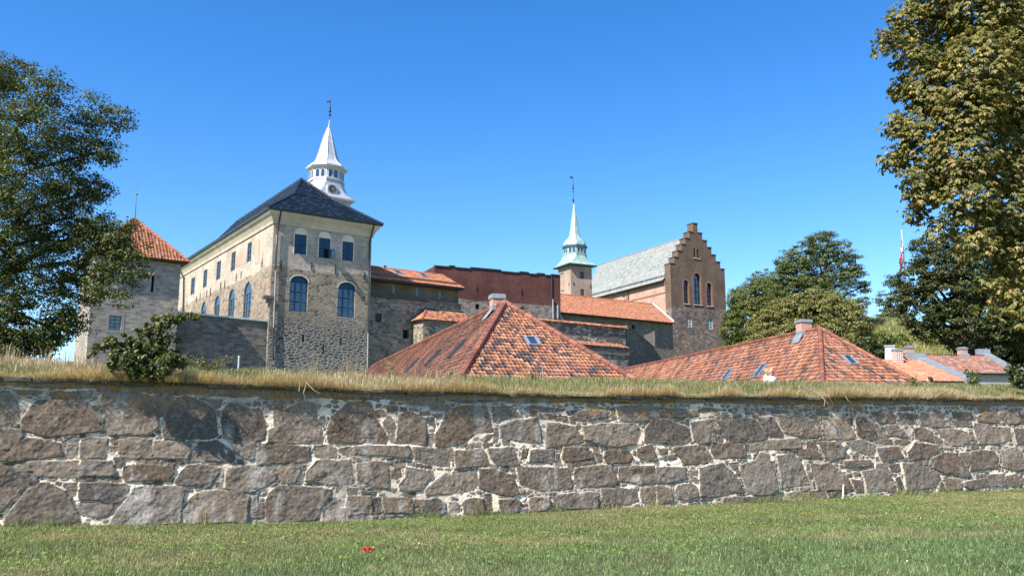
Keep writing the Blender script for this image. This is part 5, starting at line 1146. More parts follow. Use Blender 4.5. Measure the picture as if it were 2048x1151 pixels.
cc = [Vector(T2.pt(q2, z2-.09, .2)), Vector(T2.pt(q3, z3-.09, .2)), Vector(T2.pt(q3, z3+.45, -1.45)), Vector(T2.pt(q2, z2+.45, -1.45))]; tile_roof('coping', [(cc, cc[1]-cc[0])], lt, m_tile, .24, .30, .05, .05, orange1)
# the shaded ramp wall running back to the right
dRp = unit((.50, .866)); RF = Fac(TF.pt(.05, 0)[:2], dRp); qe = RF.S(1325, 720)
rw = thing('ramp_wall', 'shaded ramp wall sloping down to the right from the terrace', 'wall', RF.pt(qe/2, 0)[:2]+(6.0,))
vs_ = ((1253, 653), (1270, 664), (1290, 680), (1308, 696), (1318, 708), (1326, 724)); pp = [RF.hit(*p) for p in vs_]
m = M(); n = len(pp); fr = [RF.pt(a, b) for a, b in pp]+[RF.pt(pp[-1][0], 3), RF.pt(pp[0][0], 3)]; bk = [RF.pt(a, b, -.7) for a, b in pp]+[RF.pt(pp[-1][0], 3, -.7), RF.pt(pp[0][0], 3, -.7)]
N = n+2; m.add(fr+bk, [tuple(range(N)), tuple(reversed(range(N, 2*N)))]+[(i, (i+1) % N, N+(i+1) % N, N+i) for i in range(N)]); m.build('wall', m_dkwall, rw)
m = M()
for (a, b), (c2, e2) in zip(pp[:4], pp[1:4]): m.hexa([RF.pt(a, b+.002, .1), RF.pt(c2, e2+.002, .1), RF.pt(c2, e2+.002, -.8), RF.pt(a, b+.002, -.8), RF.pt(a, b+.14, .1), RF.pt(c2, e2+.14, .1), RF.pt(c2, e2+.14, -.8), RF.pt(a, b+.14, -.8)])
m.build('coping', simple('ramp_coping', (.17, .155, .14), .9), rw)
gq = P(1298, 680, 101.0); GF = Fac(gq, unit((.55, -.835)))
gate = thing('boarded_gate', 'grey boarded gate leaf standing at the top of the ramp', 'gate', (gq[0], gq[1], 9.0))
a, b = GF.S(1291, 690), GF.S(1308, 685); za, zb_ = GF.Z(1293, 669), GF.Z(1307, 662.5); zc_ = GF.Z(1300, 695); m = M()
m.hexa([GF.pt(a, zc_-2), GF.pt(b, zc_-2), GF.pt(b, zc_-2, -.08), GF.pt(a, zc_-2, -.08), GF.pt(a, za), GF.pt(b, zb_), GF.pt(b, zb_, -.08), GF.pt(a, za, -.08)]); m.build('leaf', simple('weathered_boards', (.095, .085, .078), .9), gate)
m = M(); m.fbox(GF, b+.01, b+.14, zc_-2, zb_+.1, -.1, .06); m.fbox(GF, a-.12, a-.01, zc_-2, za+.1, -.1, .06); m.build('post', simple('post_wood', (.15, .13, .12)), gate)
# ================================================================ the two hipped tile houses behind the rampart
old = [(.315, .128, .072), (.355, .165, .092), (.24, .098, .062), (.16, .078, .062), (.066, .058, .062), (.38, .205, .13), (.28, .155, .125)]
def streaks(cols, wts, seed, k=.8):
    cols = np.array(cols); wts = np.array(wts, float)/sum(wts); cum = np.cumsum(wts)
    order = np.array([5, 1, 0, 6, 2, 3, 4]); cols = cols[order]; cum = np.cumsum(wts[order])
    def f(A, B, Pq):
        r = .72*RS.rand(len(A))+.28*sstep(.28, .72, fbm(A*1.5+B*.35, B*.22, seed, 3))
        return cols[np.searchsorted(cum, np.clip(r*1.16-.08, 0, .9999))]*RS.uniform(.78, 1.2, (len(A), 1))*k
    return f
def hip_house(label, ap, th, p, l, w, length, seed, mixw, tw, thh, sky_hip, sky_side, ch_px, side_w, cat='house'):
    A = P(*ap[:2], ap[2]); e = np.array([math.cos(th), math.sin(th), 0]); f = np.array([-e[1], e[0], 0]); h = p*w; zv = np.array([0, 0, 1.])
    g = A[2]-h
    ho = thing('tile_house', label, cat, (A[0]+f[0]*length/2, A[1]+f[1]*length/2, 1.6))
    c0 = A-e*w-f*l*w-zv*h; c1 = A+e*w-f*l*w-zv*h; B = A+f*length; c2 = B+e*w+f*l*w-zv*h; c3 = B-e*w+f*l*w-zv*h
    polys = [([c0, c1, A], e), ([c1, c2, B, A], f), ([c2, c3, B], -e), ([c3, c0, A, B], -f)]
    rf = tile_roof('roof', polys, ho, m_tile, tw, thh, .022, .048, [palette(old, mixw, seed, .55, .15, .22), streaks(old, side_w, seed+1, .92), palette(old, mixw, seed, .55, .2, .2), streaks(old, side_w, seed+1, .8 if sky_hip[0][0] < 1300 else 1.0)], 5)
    hc = [(.20, .08, .055), (.17, .068, .05), (.25, .10, .065)]
    for a, b, k in ((c0, A, .12), (c1, A, .11), (A, B, .11), (c2, B, .11), (c3, B, .11)): caps('ridge_tiles', np.array(a)+zv*.05, np.array(b)+zv*.06, k, rf, m_tile, hc)
    m = M(); ins = .5; q = [c0+e*ins+f*ins, c1-e*ins+f*ins, c2-e*ins-f*ins, c3+e*ins-f*ins]
    for i in range(4):
        a, b = q[i].copy(), q[(i+1) % 4].copy(); a[2] = b[2] = 1.2; a1, b1 = a.copy(), b.copy(); a1[2] = b1[2] = c0[2]+.3; m.poly([a, b, b1, a1])
    m.build('wall', m_plaster, ho)
    # hip-end and side skylights
    n0 = np.cross(c1-c0, A-c0); u0 = unit((A-(c0+c1)/2)); ns = np.cross(c0-c3, A-c0); us = unit(np.cross(ns, f)); us = us if us[2] > 0 else -us
    for u, v, sw, sh in sky_hip: skylight(rf, on_plane(u, v, A, n0), e, u0, sw, sh, m_zinc)
    for u, v, sw, sh, mt in sky_side: skylight(rf, on_plane(u, v, A, ns), f, us, sw, sh, mt)
    # chimney on the ridge
    u, vt, vb, wd, br_m = ch_px
    k = min(np.arange(.2, length, .05), key=lambda k_: abs(project(A+f*k_)[0]-u)); b = A+f*k
    zt_ = P(u, vt, b[1])[2]; m = M(); hw = wd/2
    def bx(m, r, z0, z1):
        pts_ = [b+e*sx*r+f*sy*r for sx, sy in ((-1, -1), (1, -1), (1, 1), (-1, 1))]
        m.hexa([(q_[0], q_[1], z0) for q_ in pts_]+[(q_[0], q_[1], z1) for q_ in pts_])
    bx(m, hw, b[2]-.8, zt_-.15); ch = m.build('chimney', br_m, ho)
    m = M(); bx(m, hw*1.16, zt_-.15, zt_-.02); bx(m, hw*1.10, zt_-.02, zt_+.02); m.build('chimney_cap', m_zinc, ch)
    m = M(); pts_ = [b+e*sx*hw*1.04+f*sy*hw*1.04 for sx, sy in ((-1, -1), (1, -1), (1, 1), (-1, 1))]
    zs0 = b[2]+.06; m.hexa([(q_[0], q_[1], b[2]-.75) for q_ in pts_]+[(q_[0], q_[1], zs0) for q_ in pts_])
    for s_ in (-1, 1):
        a0 = b+e*s_*hw*1.0; a1 = a0+e*s_*.30-zv*(.30*p); m.add([a0-f*hw*1.25+zv*(zs0-b[2]-.05-p*hw*.3), a0+f*hw*1.25+zv*(zs0-b[2]-.05-p*hw*.3), a1+f*hw*1.25-zv*(hw*p-.12), a1-f*hw*1.25-zv*(hw*p-.12)], [(0, 1, 2, 3)])
    m.build('lead_apron', m_zinc, ch)
    return ho
def project(p):
    d = np.array(p)-EYE; z = d[1]*_c+d[2]*_s; y = -d[1]*_s+d[2]*_c
    return 1024+FPX*d[0]/z, 575.5-FPX*y/z
t = NT('chimney_brick'); c_, h_ = brick(t, (.42, .17, .11), (.33, .13, .09), (.50, .42, .36), .24, .085, .014); m_chb = t.base(c_, .9)
t = NT('chequer_brick'); u_ = t.uv(1/.13, 1/.13); ck_ = t.node('ShaderNodeTexChecker', 0, Vector=t.node('ShaderNodeMapping', Vector=u_, Rotation=(0, 0, R(45))), Color1=(.62, .55, .50), Color2=(.40, .16, .11), Scale=1.0); m_cheq = t.base(ck_, .85)
m_bluef = simple('blue_grey_frame', (.16, .22, .28), .4)
hip_house('low house with a mottled orange and black tiled hip roof, nearest behind the rampart', (1010, 608, 30), R(18), 1.06, 1.65, 3.05, 31, 301, [3.4, 3.2, 2.2, 1.4, 2.6, 1.2, 2.4], .130, .22,
          [(1064, 685, .42, .62)], [(916, 700, .42, .9, m_lead), (868, 717, .42, .9, m_lead), (827, 731, .42, .85, m_lead)], (994, 590, 615, .46, m_chb), [1.6, .7, 3, 3.0, 3.2, .3, 2.2])
hip_house('second tiled hip roof house, streaked orange and dark grey, at the right by the trees', (1640, 658, 45), R(12), 1.18, 1.55, 3.75, 36, 302, [3.4, 3, 2.6, 1.6, 2.4, 1.0, 2.4], .155, .28,
          [(1700, 721, .50, .85)], [(1521, 742, .62, 1.0, m_bluef), (1455, 750, .62, .9, m_bluef)], (1608, 640, 665, .62, m_chb), [3, 2, 3, 2.0, 2.6, .8, 2.0])

# ================================================================ roofs at the far right
dH = unit((.985, .17)); dHn = np.array([dH[1], -dH[0]])
def gable_roof_house(name, label, y, ru0, rv0, ru1, rv1, ev, pal_, seed, wallc, tw=.22, th_=.26):
    r1 = P(ru1, rv1, y); F = Fac(r1, dH); q0 = F.S(ru0, rv0); r0 = np.array(F.pt(q0, r1[2])); VF = Fac(r1, dHn); q, z = VF.hit(*ev)
    if q < 0: q = -q
    e1 = r1+np.array([dHn[0]*q, dHn[1]*q, z-r1[2]]); e0 = r0+(e1-r1); b1 = r1*2-e1; b1[2] = e1[2]; b0 = r0*2-e0; b0[2] = e0[2]
    h = thing(name, label, 'house', ((r0[0]+r1[0])/2, (r0[1]+r1[1])/2, 2.0)); V = Vector
    tile_roof('roof', [([V(e0), V(e1), V(r1), V(r0)], V(e1-e0)), ([V(b1), V(b0), V(r0), V(r1)], V(b1-b0))], h, m_ttile, tw, th_, .035, .035, pal_, 4)
    m = M(); zw = e1[2]-.08; k = .35*(e1-r1)/np.linalg.norm((e1-r1)[:2]); k[2] = 0
    c = [e0-k, e1-k, b1+k, b0+k]
    for i in range(4):
        a, b = c[i].copy(), c[(i+1) % 4].copy(); a[2] = b[2] = 1.0; a1, b1_ = a.copy(), b.copy(); a1[2] = b1_[2] = zw; m.poly([a, b, b1_, a1])
    for r, a, b in ((r1, c[1], c[2]), (r0, c[0], c[3])): m.poly([(a[0], a[1], zw), (b[0], b[1], zw), (r[0], r[1], r[2]-.1)])
    m.build('wall', wallc, h)
    return h, r0, r1, e0, e1, F
def verge(h, r1, e1, w, sgn=1, up=.22):
    d3 = np.array([dH[0], dH[1], 0])*sgn; m = M(); a = r1-d3*w*.15; b = e1-d3*w*.15; z = np.array([0, 0, 1.])
    m.hexa([a-z*.3, a+d3*w-z*.3, b+d3*w-z*.3, b-z*.3, a+z*up, a+d3*w+z*up, b+d3*w+z*up, b+z*up])
    o = m.build('verge', m_zinc, h); m = M()
    for i in range(1, 7):
        p = a+(b-a)*i/7+z*(up+.004); m.hexa([p, p+d3*w, p+d3*w+(b-a)*.006, p+(b-a)*.006, p+z*.05, p+d3*w+z*.05, p+d3*w+(b-a)*.006+z*.05, p+(b-a)*.006+z*.05])
    m.build('seam', m_zinc, o)
    return o
def block(h, F, u0, u1, v0, v1, dep, mat, name, cap=None):
    q0, q1, z0, z1 = F.rect(u0, u1, v0, v1); m = M(); m.fbox(F, q0, q1, z0-.5, z1, -dep, .0); o = m.build(name, mat, h)
    if cap: m = M(); m.fbox(F, q0-.05, q1+.05, z1, z1+.09, -dep-.05, .06); m.build('cap', cap, o)
    return o
h1, r0, r1, e0, e1, F1 = gable_roof_house('orange_house', 'house with plain orange roof and a chequered brick chimney at the far right', 66, 1745, 718.6, 1838, 720, (1932, 761.5),
    palette([(.50, .215, .13), (.45, .18, .11), (.54, .26, .165), (.38, .16, .11)], [4, 3, 2, 1], 311, .3, 0, .12), 311, m_plaster)
verge(h1, r1, e1, .85)
def chim(h, F, u0, u1, vt, vb, mat, out=0.0, base=True, pot=False):
    G = F.shift(out); q0, q1, z0, z1 = G.rect(u0, u1, vt, vb); w = q1-q0; m = M(); m.fbox(G, q0, q1, z0-.3, z1-.16, -w, 0); o = m.build('chimney', mat, h)
    m = M(); m.fbox(G, q0-.05, q1+.05, z1-.16, z1-.05, -w-.05, .05)
    if pot: m.fbox(G, q0-.08, q1+.08, z1-.05, z1+.0, -w-.08, .08); m.fbox(G, q0+.05, q1-.05, z1, z1+.1, -w+.05, -.05)
    m.build('chimney_cap', m_zinc, o)
    if base: m = M(); m.fbox(G, q0-.10, q1+.12, z0-.6, z0+(.22 if pot else .0), -w-.1, .10); m.build('lead_apron', m_zinc, o)
    return o
chim(h1, F1, 1792.5, 1806, 696.5, 731, m_cheq, 1.0)
m = M(); p = np.array(F1.pt(F1.S(1818), F1.Z(1818, 728), .6)); m.tube(p-np.array([0, 0, 1.0]), p, .07); m.build('vent_pipe', m_zinc, h1)
block(h1, F1, 1828, 1852.5, 705.8, 722, .5, m_zinc, 'parapet')
h2, r0, r1, e0, e1, F2 = gable_roof_house('brown_roofed_house', 'long low house with brown shingled roof and two small chimneys at the far right', 84, 1800, 706.8, 1970, 711, (2032, 746.5),
    palette([(.30, .155, .115), (.24, .125, .10), (.35, .19, .145), (.18, .11, .10), (.38, .24, .19)], [4, 3, 2, 1.4, 1], 312, .4, .3, .15), 312, simple('grey_render', (.34, .315, .29), .9), .3, .3)
verge(h2, r1, e1, .9)
chim(h2, F2, 1815.5, 1828, 693, 708, m_chb, .4, True, True); chim(h2, F2, 1923.5, 1935.5, 695, 711.5, m_chb, .4, True, True)
block(h2, F2, 1957.5, 1981, 697.5, 713, .5, m_zinc, 'parapet')
m = M(); m.path([e0+np.array([0, 0, -.05]), e1+np.array([0, 0, -.05])], [.08, .08]); m.build('gutter', m_iron, h2)
F3 = Fac(P(1790, 715, 76), unit((.9, -.43))); h3 = thing('white_gable', 'small white gable end with a zinc capped parapet beside the chequered chimney', 'house', F3.pt(0, 0)[:2]+(3.0,))
q = lambda u, v: F3.hit(u, v); m = M(); L_ = [q(1770, 694), q(1783, 692.5), q(1783, 706), q(1800, 722), q(1800, 770), q(1770, 770)]; n = len(L_)
m.add([F3.pt(a, b) for a, b in L_]+[F3.pt(a, b, -.5) for a, b in L_], [tuple(range(n)), tuple(reversed(range(n, 2*n)))]+[(i, (i+1) % n, n+(i+1) % n, n+i) for i in range(n)]); m.build('wall', m_white, h3)
a, b = L_[0], L_[1]; m = M(); m.fbox(F3, a[0]-.08, b[0]+.3, max(a[1], b[1])+.002, max(a[1], b[1])+.14, -1.2, .08); m.fbox(F3, b[0]+.02, b[0]+.28, b[1]-.8, b[1], -1.15, .03); m.build('parapet_cap', m_zinc, h3)
gw = thing('white_gatepost', 'white plastered gatepost with zinc cap at the right edge', 'gatepost', tuple(P(2046, 760, 82)[:2])+(2.0,))
F4 = Fac(P(2046, 745, 82), dH); q0, q1, z0, z1 = F4.rect(2043, 2056, 739, 753); m = M(); m.fbox(F4, q0, q1, 1, z1, -.6, 0); m.build('shaft', m_white, gw); m = M(); m.fbox(F4, q0-.2, q1+.1, z1, z1+.25, -.8, .2); m.build('cap', m_zinc, gw)

# ================================================================ flagpole with the limp national flag
fb = P(1820, 666, 118.0); fz = P(1801, 463, 118.0)[2]
fpole = thing('flagpole', 'white flagpole with a limp red white and blue flag by the dark tree', 'flagpole', (fb[0], fb[1], ground(fb[0], fb[1])))
m = M(); m.path([(fb[0], fb[1], ground(fb[0], fb[1])-.3), (fb[0], fb[1], fz)], [.15, .09], 10); m.build('pole', m_white_p, fpole)
m = M(); m.sphere((fb[0], fb[1], fz+.1), .15); m.build('truck', m_white_p, fpole)
m_red = simple('flag_red', (.55, .02, .04), .8); m_fw = simple('flag_white', (.75, .75, .75), .8); m_fb = simple('flag_blue', (.02, .03, .16), .8)
t = NT('flag_cloth'); uvn = t.node('ShaderNodeUVMap'); sx = t.node('ShaderNodeSeparateXYZ', 0, Vector=uvn); sy = t.node('ShaderNodeSeparateXYZ', 1, Vector=uvn)
def bandm(v, a, b): return t.math('MULTIPLY', t.math('GREATER_THAN', v, a), t.math('LESS_THAN', v, b))
wm = t.math('MAXIMUM', bandm(sx, 6/22, 10/22), bandm(sy, 6/16, 10/16)); bm_ = t.math('MAXIMUM', bandm(sx, 7/22, 9/22), bandm(sy, 7/16, 9/16))
m_flag = t.base(t.mix(bm_, t.mix(wm, (.55, .02, .04), (.75, .75, .75)), (.02, .03, .16)), .85)
nu, nv = 40, 16; Lf, Hf = 4.4, 3.0; V, U = [], []; zt_ = fz-.9
for i in range(nu+1):
    for j in range(nv+1):
        u, v = i/nu, j/nv; hang = 1-u; x_ = fb[0]-.12-.6*u*(.35+.65*u)+.2*math.sin(u*16+v*2)*u; y_ = fb[1]-.1-.28*math.sin(u*19+v*1.2+1)*min(1, u*3); z_ = zt_-(1-v)*Hf*(1-.15*u)-u*Lf*.80*(1-.25*(1-v))
        V.append((x_, y_, z_)); U.append((u, v))
me = bpy.data.meshes.new('flag'); base_ = root_loc(fpole); me.from_pydata((np.array(V)-base_).tolist(), [], [(i*(nv+1)+j, (i+1)*(nv+1)+j, (i+1)*(nv+1)+j+1, i*(nv+1)+j+1) for i in range(nu) for j in range(nv)])
uvl = me.uv_layers.new(name='UVMap')
for p in me.polygons:
    p.use_smooth = True
    for li in p.loop_indices: uvl.data[li].uv = U[me.loops[li].vertex_index]
link('flag', me, m_flag, fpole)

# ================================================================ people on the rampart path
m_skin = simple('skin', (.56, .33, .24), .6, var=.05)
def person(label, x, y, head_z, face, shirt, hair, long_hair=False, glasses=False, height=1.68, trousers=(.05, .06, .09)):
    g = head_z-height; t = thing('person', label, 'person', (x, y, g)); k = height/1.72
    f = np.array([math.cos(face), math.sin(face), 0]); r = np.array([f[1], -f[0], 0]); z = np.array([0, 0, 1.])
    def p(a, b, c): return np.array([x, y, g])+k*(r*a+f*b+z*c)
    J = {}; pts_, ed, rd = [], [], []
    def add(co, rad, par=None):
        pts_.append(tuple(np.array(co)-np.array([x, y, g]))); rd.append(rad*k)
        if par is not None: ed.append((par, len(pts_)-1))
        return len(pts_)-1
    pel = add(p(0, 0, .95), .135); wa = add(p(0, .01, 1.12), .125, pel); chs = add(p(0, .0, 1.32), .15, wa); nk0 = add(p(0, -.01, 1.43), .085, chs); nk = add(p(0, .01, 1.50), .058, nk0); hd = add(p(0, .03, 1.58), .078, nk); add(p(0, .03, 1.66), .072, hd)
    for s_ in (-1, 1):
        sh = add(p(s_*.18, -.01, 1.38), .065, chs); el = add(p(s_*.235, -.03, 1.10), .043, sh); wr = add(p(s_*.23, .06, .87), .03, el); add(p(s_*.225, .085, .79), .036, wr)
        hp_ = add(p(s_*.095, 0, .88), .10, pel); kn = add(p(s_*.10, .02, .50), .062, hp_); an = add(p(s_*.10, -.02, .09), .042, kn); add(p(s_*.11, .12, .04), .04, an)
    me = bpy.data.meshes.new('body'); me.from_pydata(pts_, ed, []); o = bpy.data.objects.new('body', me); COL.objects.link(o)
    md = o.modifiers.new('skin', 'SKIN'); o.modifiers.new('sub', 'SUBSURF').levels = 1
    for i, v in enumerate(me.skin_vertices[0].data): v.radius = (rd[i], rd[i]); v.use_root = (i == 0)
    dg = bpy.context.evaluated_depsgraph_get(); me2 = bpy.data.meshes.new_from_object(o.evaluated_get(dg)); bpy.data.objects.remove(o)
    me2.name = 'body'; me2.materials.clear()
    for mt in (m_skin, shirt, simple('trousers', trousers, .9)): me2.materials.append(mt)
    for q in me2.polygons:
        q.use_smooth = True; c = q.center; zz = c.z/k; lat = abs(c.x*r[0]+c.y*r[1])/k
        q.material_index = 1 if (.96 < zz < 1.46 and not (lat > .2 and zz < 1.15)) else (2 if zz <= .96 and lat < .19 else 0)
    b = bpy.data.objects.new('body', me2); COL.objects.link(b); b.parent = t
    m = M(); c = p(0, .02, 1.63); m.sphere(c, (.095*k, .10*k, .125*k), 16)
    for s_ in (-1, 1): m.sphere(p(s_*.095, .02, 1.62), .025*k, 8)
    m.sphere(p(0, .115, 1.61), (.018*k, .022*k, .03*k), 8); m.build('head', m_skin, t, True)
    m = M(); m.sphere(p(0, -.012, 1.66), (.108*k, .112*k, .112*k), 16)
    if long_hair:
        m.sphere(p(0, -.07, 1.55), (.11*k, .07*k, .17*k), 12)
        for s_ in (-1, 1): m.sphere(p(s_*.09, -.01, 1.55), (.035*k, .06*k, .14*k), 10)
    m.build('hair', hair, t, True)
    m = M()
    for s_ in (-1, 1): m.sphere(p(s_*.036, .112, 1.635), (.03*k, .03*k, .02*k) if glasses else .010*k, 8)
    m.build('sunglasses' if glasses else 'eyes', m_iron, t)
    m = M(); m.sphere(p(0, .108, 1.565), (.026*k, .012*k, .008*k), 8); m.build('mouth', simple('lips', (.40, .14, .12), .6), t)
    return t
q = P(1541.5, 737.5, 33.0); person('woman in a white top and sunglasses before the second tiled roof', q[0], q[1], q[2], R(-75), m_white, simple('light_brown_hair', (.30, .19, .10), .7), True, True, 1.66)
q = P(1531.5, 737.5, 33.6); person('second person with reddish hair close beside the woman in white', q[0], q[1], q[2], R(-35), simple('cream_shirt', (.66, .60, .54), .9), simple('reddish_hair', (.34, .20, .13), .7), False, True, 1.70)
q = P(1859, 755.0, 31.0); person('walker whose dark hair just shows above the crest at the right', q[0], q[1], q[2], R(150), simple('dark_shirt', (.06, .05, .06), .9), simple('dark_hair', (.035, .018, .012), .6), False, False, 1.74)
# ================================================================ trees and shrubs
m_leaf = leafmat('leaf', .38, .03)
t = NT('bark'); n_ = t.noise(t.node('ShaderNodeMapping', Vector=t.pos(), Scale=(1, 1, .25)), 9, 6); t.bump(n_, .8, .05); m_bark = t.base(t.ramp(n_, [(.3, (.022, .018, .014)), (.7, (.06, .048, .037))]), .95)
def rnd_dirs(n):
    v = RS.normal(size=(n, 3)); return v/np.linalg.norm(v, axis=1, keepdims=True)
def leaves_mesh(name, C, Nn, L, W, col, parent, mat, axis=None, droop=0.0):
    """one folded leaf (two quads sharing the midrib) per centre; Nn = face normal"""
    n = len(C); ax = rnd_dirs(n) if axis is None else axis+.35*rnd_dirs(n); ax = ax-Nn*(ax*Nn).sum(1, keepdims=True); ax /= np.linalg.norm(ax, axis=1, keepdims=True)+1e-9
    sd_ = np.cross(Nn, ax); L = L[:, None]; W = W[:, None]; dr = np.array([0, 0, -1.])*droop*L
    b = C-ax*L*.5; tip = C+ax*L*.5+dr; ms = C+dr*.25
    s1 = ms+sd_*W*.5+Nn*W*.16; s2 = ms-sd_*W*.5+Nn*W*.16
    V = np.stack([b, s1, tip, s2], 1).reshape(-1, 3); F = np.arange(4*n).reshape(-1, 4)
    F = np.concatenate([F[:, [0, 1, 2]], F[:, [0, 2, 3]]], 1).reshape(-1, 3)
    return mesh_np(name, V, F, mat, parent, np.repeat(col, 4, 0))
def crown_points(clusters, n, clump_r, per, shell=.55, flat=.6):
    """clumps of leaf positions scattered through a union of ellipsoids, thicker towards the outside"""
    C = np.array([c for c, r in clusters]); Rr = np.array([r for c, r in clusters]); vol = np.prod(Rr, 1)**.75; pr = vol/vol.sum()
    k = RS.choice(len(C), n, p=pr); d = rnd_dirs(n); rad = RS.uniform(shell**3, 1, n)**(1/3)*RS.uniform(.88, 1.08, n)
    K = C[k]+d*Rr[k]*rad[:, None]
    Q = rnd_dirs(n*per)*(RS.uniform(0, 1, n*per)**.5)[:, None]; Q[:, 2] *= flat
    cr = np.repeat(clump_r*RS.uniform(.6, 1.35, n), per)
    Pq = np.repeat(K, per, 0)+Q*cr[:, None]
    od = np.repeat(d, per, 0)
    return Pq, od, Q, np.repeat(np.arange(n), per), n
def palcol(cols, wts, n, ids=None, nid=0, var=.25):
    cols = np.array(cols); k = RS.choice(len(cols), n, p=np.array(wts)/sum(wts)); c = cols[k]*RS.uniform(1-var, 1+var, (n, 1))
    if ids is not None: c = c*RS.uniform(.8, 1.25, nid)[ids][:, None]
    return c
def cl(u, v, y, r, ry=None, fl=1.0):
    p = P(u, v, y); rr = r*y/FPX; return (p, np.array([rr, (rr if ry is None else ry), rr*fl]))
def limbs(name, base, top, clusters, r0, parent, n=None, start=.35, twig=0):
    m = M(); base = np.array(base); top = np.array(top); ax = top-base
    ps = [base+ax*t_+np.array([math.sin(t_*7)*.12, math.cos(t_*5)*.12, 0])*min(1, t_*3)*np.linalg.norm(ax)*.06 for t_ in np.linspace(0, 1, 7)]
    m.path(ps, [r0*(1.25 if i == 0 else 1-.72*i/6) for i in range(7)], 10)
    cs = clusters if n is None else random.sample(clusters, min(n, len(clusters)))
    for c, r in cs:
        h = min(.92, max(start, (c[2]-base[2])/max(ax[2], .1)*.62)); a = base+ax*h; mid = a*.45+np.array(c)*.55+np.array([random.uniform(-.1, .1), random.uniform(-.1, .1), .12])*np.linalg.norm(c-a)
        rr = r0*.42*(1-.5*h); m.path([a, mid, c, c+np.array(r)*.6*np.array([random.uniform(-1, 1), random.uniform(-1, 1), .5])], [rr, rr*.62, rr*.35, rr*.10], 6)
        for _ in range(twig):
            e_ = c+rnd_dirs(1)[0]*r*1.05; m.path([c*.6+mid*.4, (c+e_)/2+np.array([0, 0, .1]), e_], [rr*.3, rr*.18, rr*.05], 5)
    return m.build(name, m_bark, parent, True)
def tree(name, label, base, clusters, n, clump_r, per, leaf, cols, wts, r0=.35, group=None, up=.5, shell=.5, flat=.6, droop=.1, nl=None, twig=0, top=None, cat='tree', leafname='crown', start=.35, aspect=.55):
    t_ = thing(name, label, cat, base, group)
    cs = np.array([c for c, r in clusters]); tp_ = top if top is not None else cs.mean(0)+np.array([0, 0, .25*np.ptp(cs[:, 2])])
    limbs('trunk', base, tp_, clusters, r0, t_, nl, start, twig)
    Pq, od, Q, ids, nid = crown_points(clusters, n, clump_r, per, shell, flat)
    Nn = od*.5+Q*.5+np.array([0, 0, up])+.75*rnd_dirs(len(Pq)); Nn /= np.linalg.norm(Nn, axis=1, keepdims=True)
    L = RS.uniform(.7, 1.25, len(Pq))*leaf
    leaves_mesh(leafname, Pq, Nn, L, L*aspect, palcol(cols, wts, len(Pq), ids, nid), t_, m_leaf, None, droop)
    return t_
# --- big tree at the left
y = 34
lc = [cl(u, v, y+dy, r) for u, v, r, dy in ((25, 150, 48, 0), (-45, 190, 90, 1), (95, 185, 50, -1), (180, 222, 42, 0), (232, 238, 36, .5), (55, 265, 72, -2), (150, 285, 58, 0), (212, 300, 34, 0), (-60, 320, 100, 0), (45, 375, 80, -2), (150, 372, 56, 1), (200, 378, 28, 0), (25, 470, 80, -1), (118, 462, 52, 0),
      (185, 482, 34, -1), (235, 492, 28, -1), (270, 512, 22, -1), (262, 560, 20, -1), (60, 570, 70, 0), (128, 590, 38, 0), (-5, 640, 58, 0), (75, 655, 34, 0), (-85, 520, 100, 0), (-120, 400, 110, 1), (160, 545, 34, 0), (150, 432, 38, 0), (198, 442, 26, -.5), (128, 525, 44, -.5), (232, 524, 32, -1), (284, 545, 20, -1), (122, 640, 30, 0), (298, 492, 13, -1), (180, 590, 24, -.5), (115, 662, 30, .5), (98, 698, 24, .5), (142, 612, 30, 0), (58, 700, 34, .5), (10, 700, 40, .5), (225, 470, 34, -1), (250, 455, 18, -1), (210, 570, 34, -1), (245, 600, 18, -1), (175, 460, 40, -1), (-60, 620, 80, 1), (20, 672, 46, .5), (68, 682, 34, 1), (-30, 690, 60, 0), (104, 690, 18, .5), (35, 690, 30, 0), (210, 540, 22, -1), (105, 680, 22, 0), (150, 640, 26, .5))]
b = P(-95, 600, y); b[2] = ground(b[0], b[1])
tree('deciduous_tree', 'large dark leafy tree at the left, overhanging the square tower', tuple(b), lc, 3300, .44, 40, .125, [(.055, .080, .018), (.085, .112, .026), (.13, .135, .038), (.035, .052, .012), (.28, .19, .04)], [5, 4, 1.6, 3, .15], .42, None, .55, .35, .5, .1, 14, 1, P(-60, 230, y))
# --- the near chestnut at the right: compound leaves of drooping leaflets
ch = [cl(u, v, 26+dy, r) for u, v, r, dy in ((1870, -5, 62, 0), (1965, 15, 80, -1), (1815, 45, 45, 0), (1772, 82, 24, -1), (1825, 112, 38, -1), (1885, 95, 60, 1), (1960, 130, 80, -2), (1806, 172, 26, 0), (1858, 190, 50, -1), (1935, 220, 70, -2), (2030, 190, 80, 0), (1795, 245, 27, 0), (1842, 280, 48, -1), (1925, 310, 64, -2), (2015, 325, 70, -1), (1792, 315, 26, 0), (1852, 368, 44, -1), (1935, 398, 54, -2), (2020, 430, 70, -1), (1835, 420, 25, 0), (1882, 462, 32, -1), (1955, 478, 34, -2), (2040, 520, 56, -1), (2000, 588, 20, -2), (2040, 606, 28, -2), (2120, 100, 110, 1), (2130, 300, 120, 1), (2130, 480, 110, 1), (2060, 40, 90, 2), (1985, 568, 16, -2), (2230, 250, 150, 2), (1972, 622, 11, -3), (2020, 632, 15, -3), (1925, 505, 18, -1))]
b = P(2240, 700, 29); b[2] = ground(b[0], b[1])
cht = thing('chestnut_tree', 'near chestnut tree at the right edge with drooping yellow-green leaves', 'tree', tuple(b))
limbs('trunk', tuple(b), P(2190, 120, 28), [q_ for q_ in ch if q_[0][2] > 9.5], .4, cht, 12, .45, 1)
Pq, od, Q, ids, nid = crown_points(ch, 6200, .34, 6, .60, .75)
